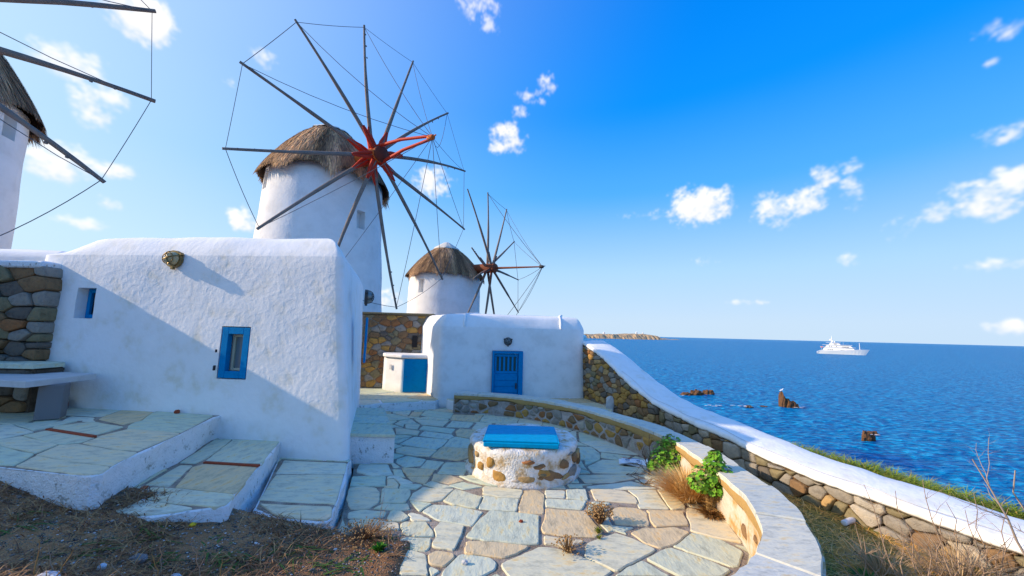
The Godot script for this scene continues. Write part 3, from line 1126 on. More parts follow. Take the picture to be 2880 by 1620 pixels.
func make_windmills() -> void:
	var near := thing("windmill", "great white windmill in the middle with red hub and twelve bare spars", "windmill", Vector3(-10.45, 0.8, -20.25))
	await windmill(near, Vector2(-10.45, -20.25), 3.55, 2.9, 0.5, 10.65, 14.05, 52.0, Vector3(-6.99, 11.38, -18.0), -0.3,
		[14.3, 6.63, 44.9, 6.74, 72.5, 6.81, 98.2, 6.61, 131.1, 6.11, 164.8, 5.95, 198.85, 6.29, 226.0, 6.6, 254.5, 7.0, 284.8, 7.7, 312.0, 7.43, 342.1, 6.92], Vector3(-3.64, 11.15, -15.6), true,
		[[61.0, 8.3, 0.5, 0.95], [-42.0, 10.1, 0.55, 1.1]], 101,
		[[0, 1, 0.03], [1, 2, 0.05], [2, 3, 0.04], [3, 4, 0.05], [4, 5, 0.03], [5, 6, 0.08], [6, 7, 0.1], [9, 10, 0.15], [10, 11, 0.05], [11, 0, 0.05], [9, 8, 0.15], [-1, 5, 0.25], [-1, 4, 0.3], [-1, 3, 0.2], [-1, 2, 0.2], [-1, 1, 1.2], [-1, 0, 0.1], [-1, 11, 0.1], [-1, 10, 0.15], [-1, 9, 0.2], [-1, 8, 0.1], [-1, 7, 0.1]])
	var far := thing("windmill", "smaller white windmill farther off behind the low house, seen edge-on", "windmill", Vector3(-5.85, 0.8, -32.7))
	await windmill(far, Vector2(-5.85, -32.7), 3.25, 3.0, 0.5, 7.4, 10.25, 63.0, Vector3(-1.89, 8.05, -31.0), -0.3,
		[-1.3, 6.0, 34.8, 6.0, 62.0, 6.85, 92.0, 6.42, 119.9, 6.5, 152.0, 2.6, 210.0, 2.2, 235.7, 5.6, 265.0, 6.6, 292.0, 6.7, 332.1, 6.97], Vector3(2.3, 7.85, -28.5), false,
		[[-28.0, 6.35, 0.5, 1.1]], 202,
		[[0, 1, 0.05], [2, 3, 0.05], [-1, 3, 0.2], [-1, 2, 0.25], [-1, 1, 0.1], [-1, 0, 0.1], [-1, 10, 0.3], [-1, 9, 0.2], [-1, 8, 0.2], [0, 10, 0.05], [1, 2, 0.15], [10, 9, 0.2]])
	var left := thing("windmill", "white windmill cut off by the left picture edge with dark spars overhead", "windmill", Vector3(-20.0, 0.8, -11.45))
	await windmill(left, Vector2(-20.0, -11.45), 2.85, 2.6, 0.5, 10.1, 13.8, 40.0, Vector3(-17.7, 10.8, -8.7), 0.0,
		LEFT_SPARS, Vector3(-15.0, 11.0, -5.5), false, [[112.0, 9.55, 0.5, 1.1]], 303,
		[[0, 1, 0.02], [1, 2, 0.05], [2, 3, 0.12], [3, 4, 0.1], [-1, 0, 0.4], [-1, 1, 0.4], [-1, 2, 0.5], [0, 6, 0.1]], 1.25)

# ---------------------------------------------------------------- houses
func lamp_at(label: String, at: Vector3, yaw: float, s: float, pale: bool) -> void:
	var o := thing("wall_lamp", label, "wall lamp", at, "bulkhead wall lamps")
	o.rotation.y = yaw
	var b := Geo.new()
	b.tube(PackedVector3Array([Vector3(0, 0, -0.02), Vector3(0, 0, 0.05)]), PackedFloat32Array([0.15 * s, 0.145 * s]), 20)
	for k in 3:
		var a := TAU * k / 3.0 - PI / 2
		b.box(Vector3(cos(a), sin(a), 0) * 0.155 * s + Vector3(0, 0, 0.02), Vector3(0.05, 0.05, 0.05) * s, Basis(Vector3(0, 0, 1), a), 0.008)
	part(o, "base", b.mesh(false), M.lamp_dark if not pale else M.brass)
	var d := Geo.new()
	var prev := -1
	for i in 6:
		var t := i / 5.0 * PI * 0.49
		var r := 0.12 * s * cos(t)
		var z := 0.05 + 0.10 * s * sin(t)
		var st := d.v.size()
		for k in 18:
			d.p(Vector3(cos(TAU * k / 18) * r, sin(TAU * k / 18) * r, z))
		if prev >= 0:
			d.band(prev, st, 18)
		prev = st
	part(o, "glass", d.mesh(), M.lamp_glass if pale else M.pane)
	for k in 2:
		var bar := Geo.new()
		var pts := PackedVector3Array()
		var rad := PackedFloat32Array()
		for i in 9:
			var t := PI * i / 8.0
			var q := Vector3(cos(t) * 0.135 * s, 0, 0.05 + sin(t) * 0.115 * s)
			pts.append(q.rotated(Vector3(0, 0, 1), PI / 2 * k + 0.4))
			rad.append(0.009 * s)
		bar.tube(pts, rad, 5)
		part(o, "guard", bar.mesh(), M.brass if pale else M.iron)
	var rg := Geo.new()
	var pr := PackedVector3Array()
	var rr := PackedFloat32Array()
	for i in 19:
		pr.append(Vector3(cos(TAU * i / 18) * 0.095 * s, sin(TAU * i / 18) * 0.095 * s, 0.05 + 0.085 * s))
		rr.append(0.008 * s)
	rg.tube(pr, rr, 5, false)
	part(o, "guard", rg.mesh(), M.brass if pale else M.iron)

func frame_bars(g: Geo, w: float, h: float, bar: float, depth: float, z: float) -> void:
	g.box(Vector3(-w / 2 + bar / 2, 0, z), Vector3(bar, h, depth), Basis(), 0.006)
	g.box(Vector3(w / 2 - bar / 2, 0, z), Vector3(bar, h, depth), Basis(), 0.006)
	g.box(Vector3(0, h / 2 - bar / 2, z), Vector3(w - bar * 2 - 0.004, bar, depth), Basis(), 0.006)
	g.box(Vector3(0, -h / 2 + bar / 2, z), Vector3(w - bar * 2 - 0.004, bar, depth), Basis(), 0.006)

func make_house() -> void:
	var foot := foot_of([-3.0, -7.55, -5.05, -13.2, -12.2, -13.9, -10.75, -8.28])
	var yaw := atan2(-0.092, 0.996)
	var bs := Basis(Vector3.UP, yaw)
	var w2 := Vector3(-5.63, 2.21, -7.79)
	var w1 := Vector3(-9.18, 3.16, -8.12)
	var sd := Vector3(-3.6, 2.5, -9.2)
	var sbs := Basis(Vector3.UP, atan2(0.94, -0.34))
	var m: Mesh = plaster_block(foot, -0.1, 4.70, 0.48, 0.2, 0.06, 0.3, 0.02, foot_of([-3.5, -7.6, -5.25, -13.2, -12.0, -13.9, -10.45, -8.28]), 0.34, Vector2(-10.5, -9.3))
	m = await carve(m, [[Transform3D(bs, w2), Vector3(0.64, 1.06, 0.62)], [Transform3D(bs, w1), Vector3(0.46, 0.66, 0.64)], [Transform3D(sbs, sd), Vector3(0.6, 1.1, 0.3)]])
	var o := thing("whitewashed_house", "large whitewashed house with small blue windows beside the stone steps", "house", Vector3(-3.0, 0, -7.55))
	var body := part(o, "wall", m, M.white, -o.position)
	# larger window
	var win := part(o, "window", _bars(0.60, 1.02, 0.135, 0.12), M.blue, w2 - o.position - bs.z * 0.075)
	win.basis = bs
	var sash := part(win, "sash", _bars(0.325, 0.745, 0.055, 0.05), M.cream, Vector3(0, 0, -0.10))
	part(win, "pane", box_mesh(Vector3(0.22, 0.64, 0.012), 0.002), M.pane, Vector3(0, 0, -0.115))
	part(win, "latch", box_mesh(Vector3(0.03, 0.07, 0.04), 0.006), M.iron, Vector3(0.14, -0.12, -0.06))
	part(win, "hinge", box_mesh(Vector3(0.03, 0.1, 0.05), 0.008), M.iron, Vector3(-0.335, -0.31, 0.12))
	part(win, "hinge", box_mesh(Vector3(0.025, 0.06, 0.04), 0.008), M.iron, Vector3(-0.335, 0.03, 0.12))
	# small deep window
	var ws := part(o, "window", _bars(0.44, 0.64, 0.08, 0.06), M.blue, w1 - o.position - bs.z * 0.24)
	ws.basis = bs
	var mull := Geo.new()
	mull.box(Vector3.ZERO, Vector3(0.05, 0.48, 0.05), Basis(), 0.006)
	part(ws, "mullion", mull.mesh(false), M.blue, Vector3(0.04, 0, -0.002))
	part(ws, "pane", box_mesh(Vector3(0.29, 0.49, 0.012), 0.002), M.void, Vector3(0, 0, -0.035))
	# narrow blue shutter on the courtyard side
	var sh := part(o, "shutter", box_mesh(Vector3(0.56, 1.06, 0.05), 0.01), M.blue, sd - o.position + sbs.z * 0.10)
	sh.basis = sbs
	lamp_at("brass caged lamp high on the front of the large house", Vector3(-7.19, 4.13, -7.93), yaw, 1.25, true)
	lamp_at("dark caged lamp on the courtyard side of the large house", Vector3(-3.40, 3.5, -8.76), atan2(0.94, -0.34), 1.15, false)
	# the wing past the left edge, whose roof line throws the slanting shade
	var wing := thing("whitewashed_wing", "low white wing behind the rubble wall at the left edge", "house", Vector3(-12.5, 0, -8.5))
	part(wing, "wall", plaster_block(foot_of([-11.05, -7.95, -12.6, -3.2, -17.0, -4.6, -16.0, -8.2]), -0.1, 4.55, 0.2, 0.2, 0.1, 0.6), M.white_smooth, -wing.position)
	part(wing, "roof_shoulder", plaster_block(foot_of([-10.3, -8.45, -10.5, -10.5, -15.9, -10.5, -15.9, -8.45]), 3.2, 4.36, 0.2, 0.15, 0.12, 0.5), M.white_smooth, -wing.position)

func _bars(w: float, h: float, bar: float, depth: float) -> ArrayMesh:
	var g := Geo.new()
	frame_bars(g, w, h, bar, depth, 0.0)
	return g.mesh(false)

func make_low_house() -> void:
	var o := thing("low_white_house", "low whitewashed house with a blue plank door behind the courtyard", "house", Vector3(0.0, 0, -15.0))
	var foot := foot_of([-2.6, -14.1, 2.9, -15.0, 3.5, -19.8, -4.9, -18.6])
	var yaw := atan2(0.163, 0.987)
	var bs := Basis(Vector3.UP, yaw)
	var door := Vector3(-0.11, 1.19, -14.51)
	var m: Mesh = await carve(plaster_block(foot, -0.2, 3.44, 0.5, 0.28, 0.08, 0.35, 0.02, PackedVector2Array(), 0.36), [[Transform3D(bs, door), Vector3(1.16, 1.78, 0.62)]])
	part(o, "wall", m, M.white_smooth, -o.position)
	for x in [[-1.75, 0.0], [1.95, 0.0]]:
		var g := Geo.new()
		var pts := PackedVector3Array()
		for i in 9:
			var a := PI * 0.5 * i / 8.0
			pts.append(Vector3(x[0], 2.92 + 0.5 * sin(a) + 0.02, -14.12 - (x[0] + 2.6) * 0.163 - 0.55 * (1.0 - cos(a))))
		pts.append(Vector3(x[0] + 0.25, 3.56, -16.6))
		pts.append(Vector3(x[0] + 0.3, 3.58, -17.8))
		var rad := PackedFloat32Array()
		for i in pts.size():
			rad.append(0.045)
		g.tube(pts, rad, 8)
		part(o, "roof_rib", g.mesh(), M.white_smooth, -o.position)
	# door: frame, planks, open slots with balusters
	var fr := Geo.new()
	fr.box(Vector3(-0.545, 0, 0), Vector3(0.07, 1.76, 0.12), Basis(), 0.006)
	fr.box(Vector3(0.49, 0, 0), Vector3(0.17, 1.76, 0.12), Basis(), 0.006)
	fr.box(Vector3(-0.05, 0.83, 0), Vector3(0.91, 0.09, 0.12), Basis(), 0.006)
	var f := part(o, "door_frame", fr.mesh(false), M.blue, door - o.position + bs.z * 0.12)
	f.basis = bs
	var dr := part(o, "door", box_mesh(Vector3(0.90, 0.93, 0.05), 0.006), M.blue, door - o.position + bs.z * 0.08 + bs * Vector3(-0.05, -0.42, 0))
	dr.basis = bs
	for k in 4:
		part(dr, "plank", box_mesh(Vector3(0.88, 0.20, 0.02), 0.008), M.blue, Vector3(0, -0.345 + 0.225 * k, 0.034))
	part(dr, "rail", box_mesh(Vector3(0.9, 0.09, 0.055), 0.008), M.blue, Vector3(0, 0.515, 0))
	part(dr, "rail", box_mesh(Vector3(0.9, 0.10, 0.055), 0.008), M.blue, Vector3(0, 1.14, 0))
	for k in 6:
		part(dr, "baluster", box_mesh(Vector3(0.075, 0.52, 0.05), 0.008), M.blue, Vector3(-0.40 + 0.16 * k, 0.825, 0))
	part(dr, "slot_backing", box_mesh(Vector3(0.88, 0.52, 0.01), 0.002), M.slot, Vector3(0, 0.825, -0.03))
	part(dr, "handle", box_mesh(Vector3(0.05, 0.22, 0.05), 0.012), M.iron, Vector3(0.38, 0.02, 0.06))
	lamp_at("small dark lamp above the blue plank door", Vector3(-0.10, 2.43, -14.49), yaw, 1.05, false)
	# little meter house
	var c := thing("meter_cupboard", "small white masonry cupboard with a plain blue door beside the low house", "cupboard", Vector3(-4.2, 0.3, -16.0))
	part(c, "wall", plaster_block(foot_of([-4.33, -15.42, -3.30, -15.63, -3.1, -16.6, -5.5, -16.6, -5.15, -15.95]), 0.1, 1.62, 0.05, 0.06, 0.0, 0.4, 0.01), M.white_smooth, -c.position)
	part(c, "roof_slab", plaster_block(foot_of([-4.36, -15.36, -3.26, -15.58, -3.06, -16.62, -5.56, -16.62, -5.2, -15.9]), 1.625, 1.78, 0.05, 0.05, 0.02, 0.4, 0.012), M.white_smooth, -c.position)
	var cb := Basis(Vector3.UP, atan2(0.2, 0.98))
	var cd := part(c, "door", box_mesh(Vector3(0.94, 1.30, 0.05), 0.008), M.blue, Vector3(-3.79, 0.96, -15.505) - c.position)
	cd.basis = cb
	part(cd, "keyhole", box_mesh(Vector3(0.03, 0.04, 0.01), 0.002), M.iron, Vector3(-0.36, -0.05, 0.028))
	var pl := part(c, "notice_plate", box_mesh(Vector3(0.13, 0.2, 0.015), 0.003), M.marble, Vector3(-4.88, 1.25, -15.72) - c.position)
	pl.basis = Basis(Vector3.UP, atan2(-0.545, 0.84))

# ---------------------------------------------------------------- walls of stone
func make_stone_walls() -> void:
	rng.seed = 11
	# left, behind the table
	var o := thing("rubble_wall", "dark rubble stone wall behind the stone table at the left edge", "stone wall", Vector3(-11.0, 0.9, -8.0))
	part(o, "core", prism([-14.0, -8.5, -14.0, -8.26, -9.95, -8.26, -9.95, -8.5], 0.8, 3.92, 0.05, 0.02), M.mortar_dark, -o.position)
	var pl := func(s: float, t: float, d: float) -> Vector3: return Vector3(-12.6 + s, 0.95 + t, -8.27 + d)
	rubble(o, 2.78, 2.98, PackedVector2Array([Vector2(0, 0), Vector2(2.78, 0), Vector2(2.80, 2.5), Vector2(2.72, 2.96), Vector2(0, 3.0)]), pl, 0.11, 0.34, Vector2(0.52, 1.0), 0.006, Vector2(0.30, 0.40), 0.035, ["brown", 4, "dark", 4, "olive", 2, "grey", 3, "rust", 1, "pale", 0.4])
	part(o, "cap", plaster_block(foot_of([-14.0, -8.35, -14.0, -7.9, -9.95, -7.9, -9.9, -8.35]), 3.86, 4.03, 0.06, 0.06, 0.02, 0.3, 0.02), M.white_worn, -o.position)
	# the ledge in front of it
	var b := thing("stone_ledge", "rough flagstone ledge built against the left rubble wall", "ledge", Vector3(-10.5, 1.0, -7.7))
	part(b, "core", prism([-14.0, -8.0, -14.0, -7.58, -9.32, -7.58, -9.25, -8.0], 0.95, 1.82, 0.03, 0.02), M.mortar_dark, -b.position)
	var pl2 := func(s: float, t: float, d: float) -> Vector3: return Vector3(-12.6 + s, 0.98 + t, -7.58 + d)
	rubble(b, 3.2, 0.84, PackedVector2Array([Vector2(0, 0), Vector2(3.24, 0), Vector2(3.24, 0.83), Vector2(0, 0.83)]), pl2, 0.12, 0.36, Vector2(0.6, 1.0), 0.012, Vector2(0.05, 0.09), 0.035, ["brown", 3, "dark", 3, "grey", 2, "rust", 1.5, "pale", 0.5])
	var x := -12.6
	while x < -9.3:
		var w := rng.randf_range(0.7, 1.05)
		w = minf(w, -9.22 - x)
		if w > 0.2:
			part(b, "slab", prism([x, -8.0, x + 0.02, -7.46 + rng.randf_range(-0.03, 0.03), x + w - 0.03, -7.46 + rng.randf_range(-0.03, 0.03), x + w - 0.03, -8.0], 1.825, 1.92 + rng.randf_range(-0.01, 0.01), 0.02, 0.01), M.flags[rng.randi() % 5], -b.position)
		x += w
	# between the two houses
	var mid := thing("rubble_wall", "mixed grey and ochre rubble wall between the two white houses", "stone wall", Vector3(-5.0, 0.3, -16.5))
	part(mid, "core", prism([-9.0, -17.0, -9.0, -16.18, -3.4, -16.68, -3.4, -17.2], 0.1, 3.42, 0.04, 0.02), M.mortar, -mid.position)
	var e := Vector3(-3.4 + 6.35, 0, -16.68 + 16.42).normalized()
	var nn := Vector3(-e.z, 0, e.x)
	var pl3 := func(s: float, t: float, d: float) -> Vector3: return Vector3(-6.35, 0.3 + t, -16.42) + e * s + nn * d
	rubble(mid, 2.5, 3.15, PackedVector2Array([Vector2(0, 0), Vector2(2.6, 0), Vector2(2.6, 3.1), Vector2(0, 3.1)]), pl3, 0.11, 0.34, Vector2(0.72, 1.0), 0.008, Vector2(0.03, 0.07), 0.03, ["brown", 2, "grey", 3, "ochre", 1.6, "rust", 1, "olive", 2, "dark", 1, "pale", 0.6])
	var sl := part(mid, "cap", box_mesh(Vector3(5.5, 0.08, 0.66), 0.02), M.stones["olive"], Vector3(-6.15, 3.46, -16.64) - mid.position)
	sl.rotation.y = -atan2(e.z, e.x)
	var nk := part(mid, "niche", box_mesh(Vector3(0.22, 0.5, 0.03), 0.01), M.void, Vector3(-4.15, 2.28, -16.53) - mid.position)
	nk.rotation.y = -atan2(e.z, e.x)

func curve_pts(flat: Array, dim: int, per: int) -> Array:   # Catmull-Rom through the control rows
	var rows := []
	for i in range(0, flat.size(), dim):
		var r := []
		for k in dim:
			r.append(float(flat[i + k]))
		rows.append(r)
	var out := []
	for i in rows.size() - 1:
		var p0: Array = rows[maxi(i - 1, 0)]
		var p1: Array = rows[i]
		var p2: Array = rows[i + 1]
		var p3: Array = rows[mini(i + 2, rows.size() - 1)]
		for k in per:
			var t := float(k) / per
			var r := []
			for d in dim:
				r.append(cubic_interpolate(p1[d], p2[d], p0[d], p3[d], t))
			out.append(r)
	out.append(rows[rows.size() - 1])
	return out

func make_sea_wall() -> void:
	rng.seed = 23
	var o := thing("sea_wall", "dry stone sea wall with a thick white cap sweeping down to the right", "wall", Vector3(5.0, 0, -8.0))
	var c := curve_pts(SEAWALL, 3, 12)
	var n := c.size()
	var P := []
	var N := []
	var S := [0.0]
	for i in n:
		P.append(Vector3(c[i][0], 0, c[i][1]))
		if i > 0:
			S.append(S[i - 1] + (P[i] as Vector3).distance_to(P[i - 1]))
	for i in n:
		var d: Vector3 = (P[mini(i + 1, n - 1)] - P[maxi(i - 1, 0)]).normalized()
		N.append(Vector3(d.z, 0, -d.x))   # towards the sea
	var core := Geo.new()
	var cap := Geo.new()
	var lc := -1
	var lk := -1
	for i in n:
		var y: float = c[i][2]
		var p: Vector3 = P[i]
		var q: Vector3 = N[i]
		var wob := soft.get_noise_2d(S[i] * 60.0, 0.0) * 0.05 + soft.get_noise_2d(S[i] * 330.0, 50.0) * 0.06
		var s := core.ring(PackedVector3Array([Vector3(p.x, -0.4, p.z) + q * 0.05, Vector3(p.x, -0.4, p.z) + q * 0.95, Vector3(p.x, y - 0.05, p.z) + q * 0.85, Vector3(p.x, y - 0.05, p.z) + q * 0.05]))
		if lc >= 0:
			core.band(lc, s, 4)
		lc = s
		var pts := PackedVector3Array()
		for r in [[-0.03, -0.09], [0.5, -0.1], [0.90, -0.3], [0.97, -0.25], [0.97, 0.02], [0.92, 0.07], [0.6, 0.085], [0.25, 0.07], [0.03, 0.05], [-0.04, 0.01], [-0.05, -0.05]]:
			pts.append(p + q * (r[0] + (wob if r[0] < 0.1 else wob * 0.4)) + Vector3(0, y + r[1] + 0.02 + (soft.get_noise_2d(S[i] * 90.0, r[0] * 40.0) * 0.03), 0))
		s = cap.ring(pts)
		if lk >= 0:
			cap.band(lk, s, pts.size())
		else:
			for k in range(1, pts.size() - 1):
				cap.t(s, s + k + 1, s + k)
		lk = s
	part(o, "core", core.mesh(false), M.ochre_mortar, -o.position)
	part(o, "white_cap", cap.mesh(), M.white_cap, -o.position)
	var total: float = S[n - 1]
	var place := func(s: float, t: float, d: float) -> Vector3:
		var i := 0
		while i < n - 2 and S[i + 1] < s:
			i += 1
		var k: float = clampf((s - S[i]) / (S[i + 1] - S[i]), 0, 1)
		var p: Vector3 = (P[i] as Vector3).lerp(P[i + 1], k)
		var q: Vector3 = (N[i] as Vector3).lerp(N[i + 1], k)
		return p - q * (d - 0.02) + Vector3(0, t - 0.35, 0)
	var far_region := PackedVector2Array([Vector2(0, 0)])
	var near_region := PackedVector2Array()
	var split := 4.6
	var last := 13.6
	far_region.append(Vector2(split, 0))
	near_region.append(Vector2(split, 0))
	near_region.append(Vector2(last, 0))
	for i in range(n - 1, -1, -1):
		var y: float = c[i][2] + 0.35 - 0.08 + rng.randf_range(-0.03, 0.02)
		if S[i] < split:
			far_region.append(Vector2(S[i], y))
		elif S[i] < last:
			near_region.append(Vector2(S[i], y))
	var a := rubble(o, split, 2.9, far_region, place, 0.08, 0.24, Vector2(0.55, 1.0), 0.004, Vector2(0.04, 0.09), 0.03, ["ochre", 2, "sand", 2.5, "brown", 4, "grey", 2.5, "olive", 1, "dark", 1.5, "rust", 0.6], 3000)
	var b := rubble(o, last, 1.4, near_region, place, 0.07, 0.34, Vector2(0.75, 1.0), 0.008, Vector2(0.03, 0.08), 0.03, ["grey", 6, "sand", 2.5, "pale", 1.5, "olive", 2, "brown", 2, "dark", 1], 3000)
	print("sea wall stones ", a, " ", b)
	# the thin cable along the inner edge of the cap
	var pts := PackedVector3Array()
	var rad := PackedFloat32Array()
	for i in range(36, n):
		pts.append((P[i] as Vector3) + N[i] * (0.06 + 0.05 * sin(i * 0.35)) + Vector3(0, c[i][2] + 0.085, 0))
		rad.append(0.005)
	var cb := Geo.new()
	cb.tube(pts, rad, 4)
	var cable := part(self, "cable", cb.mesh(), M.cable)
	tag(cable, "thin grey cable lying along the white cap of the sea wall", "cable")

const LOW_IN := [-1.9, -13.35, -0.8, -13.2, 0.2, -12.85, 1.3, -12.1, 2.15, -11.1, 2.8, -9.95, 3.22, -8.95, 3.4, -8.1, 3.42, -7.0, 3.36, -6.1, 3.2, -5.2, 2.92, -4.55, 2.45, -3.95, 1.9, -3.55, 1.0, -3.2]

func make_low_wall() -> void:
	rng.seed = 37
	var o := thing("low_wall", "low curving courtyard wall topped with pale flagstones", "wall", Vector3(3.4, 0, -8.0))
	var c := curve_pts(LOW_IN, 2, 6)
	var n := c.size()
	var P := []
	var N := []
	var S := [0.0]
	for i in n:
		P.append(Vector3(c[i][0], 0, c[i][1]))
		if i > 0:
			S.append(S[i - 1] + (P[i] as Vector3).distance_to(P[i - 1]))
	for i in n:
		var d: Vector3 = (P[mini(i + 1, n - 1)] - P[maxi(i - 1, 0)]).normalized()
		N.append(Vector3(-d.z, 0, d.x) * -1.0)
	var total: float = S[n - 1]
	var place := func(s: float, t: float, d: float) -> Vector3:   # d towards the courtyard
		var i := 0
		while i < n - 2 and S[i + 1] < s:
			i += 1
		var k: float = clampf((s - S[i]) / (S[i + 1] - S[i]), 0, 1)
		return (P[i] as Vector3).lerp(P[i + 1], k) - (N[i] as Vector3).lerp(N[i + 1], k) * d + Vector3(0, t, 0)
	var split := 7.6
	for sec in [[0.0, split, "core"], [split, total, "plaster_core"]]:
		var g := Geo.new()
		var last := -1
		var cnt := int((sec[1] - sec[0]) / 0.16)
		var first := -1
		for i in cnt + 1:
			var s: float = lerpf(sec[0], sec[1], float(i) / cnt)
			var pts := PackedVector3Array()
			for r in [[0.04, -0.3], [-0.5, -0.3], [-0.5, 0.58], [0.0, 0.58], [0.012, 0.45], [0.03, 0.3], [0.045, 0.12]]:
				pts.append(place.call(s, r[1], r[0] + (soft.get_noise_2d(s * 70.0, r[1] * 80.0) * 0.03 if r[0] > -0.4 else 0.0)))
			var st := g.ring(pts)
			if last >= 0:
				g.band(st, last, pts.size())
			else:
				first = st
			last = st
		for k in range(1, 6):
			g.t(first, first + k, first + k + 1)
			g.t(last, last + k + 1, last + k)
		part(o, sec[2], g.mesh(false), M.bed if sec[2] == "core" else M.ochre, -o.position)
	# the ochre mortar band under the coping
	var bg := Geo.new()
	var lb := -1
	for i in 90:
		var s := lerpf(0.02, total - 0.1, i / 89.0)
		var low := 0.44 + soft.get_noise_2d(s * 50.0, 7.0) * 0.10
		var ring := PackedVector3Array([place.call(s, low, 0.01), place.call(s, 0.585, 0.005), place.call(s, 0.585, 0.035), place.call(s, low + 0.05, 0.045)])
		var st := bg.ring(ring)
		if lb >= 0:
			bg.band(lb, st, 4)
		lb = st
	part(o, "mortar_band", bg.mesh(), M.ochre_band, -o.position)
	var reg_far := PackedVector2Array([Vector2(0.02, 0.0), Vector2(split, 0.0), Vector2(split, 0.47), Vector2(0.02, 0.47)])
	var a := rubble(o, split, 0.5, reg_far, place, 0.12, 0.30, Vector2(0.8, 1.0), 0.024, Vector2(0.05, 0.075), 0.035, ["brown", 3, "grey", 2, "ochre", 1.6, "olive", 1.5, "rust", 0.7, "pale", 1], 1800, 0.86)
	var reg_near := PackedVector2Array([Vector2(split, 0.05), Vector2(total - 0.3, 0.05), Vector2(total - 0.3, 0.4), Vector2(split, 0.4)])
	var b := rubble(o, total, 0.5, reg_near, place, 0.14, 0.26, Vector2(0.9, 1.0), 0.05, Vector2(0.05, 0.065), 0.03, ["ochre", 4, "sand", 3, "brown", 1], 900, 0.3)
	print("low wall stones ", a, " ", b, " length ", total)
	# coping slabs
	var s0 := 0.0
	var lean := 0.0
	while s0 < total - 0.2:
		var w := rng.randf_range(0.7, 1.25)
		var s1 := minf(s0 + w, total)
		var poly := PackedVector2Array()
		var skew := rng.randf_range(-0.05, 0.05)
		var steps := 6
		for k in steps + 1:
			poly.append(Vector2(lerpf(s0 + 0.008, s1 - 0.008, float(k) / steps), -0.04 + rng.randf_range(-0.015, 0.02)))
		for k in steps + 1:
			poly.append(Vector2(lerpf(s1 - 0.008 + skew, s0 + 0.008 + lean, float(k) / steps), 0.48 + 0.03 * sin(s0 * 3.0 + k * 0.3) + rng.randf_range(-0.012, 0.012)))
		var top := func(s: float, t: float, d: float) -> Vector3: return (place.call(s, 0.0, -t) as Vector3) + Vector3(0, 0.60 + d, 0)
		var q := PackedVector2Array(poly)
		lean = skew
		_coping(o, q, top, rng.randf_range(0.045, 0.06))
		s0 = s1

func _coping(o: Node, poly: PackedVector2Array, top: Callable, thick: float) -> void:
	var c := Vector2.ZERO
	for q in poly:
		c += q
	c /= poly.size()
	var home: Vector3 = top.call(c.x, c.y, 0.0)
	var g := Geo.new()
	var n := poly.size()
	for lay in 3:
		for q in poly:
			var r := q
			var d := -0.02
			if lay == 1:
				d = thick - 0.014
			elif lay == 2:
				d = thick
				r = c + (q - c) * 0.97
			g.p((top.call(r.x, r.y, d) as Vector3) - home)
	# outline runs clockwise seen from above on this side of the wall, so bands are flipped
	g.band(n, 0, n)
	g.band(n * 2, n, n)
	var tri := Geometry2D.triangulate_polygon(poly)
	for i in range(0, tri.size(), 3):
		var a := g.v[n * 2 + tri[i]]
		var b := g.v[n * 2 + tri[i + 1]]
		var d := g.v[n * 2 + tri[i + 2]]
		if (b - a).cross(d - a).y > 0.0:
			g.t(n * 2 + tri[i], n * 2 + tri[i + 1], n * 2 + tri[i + 2])
		else:
			g.t(n * 2 + tri[i], n * 2 + tri[i + 2], n * 2 + tri[i + 1])
	part(o, "coping_slab", g.mesh(false), M.coping[rng.randi() % 4], home - (o as Node3D).position)

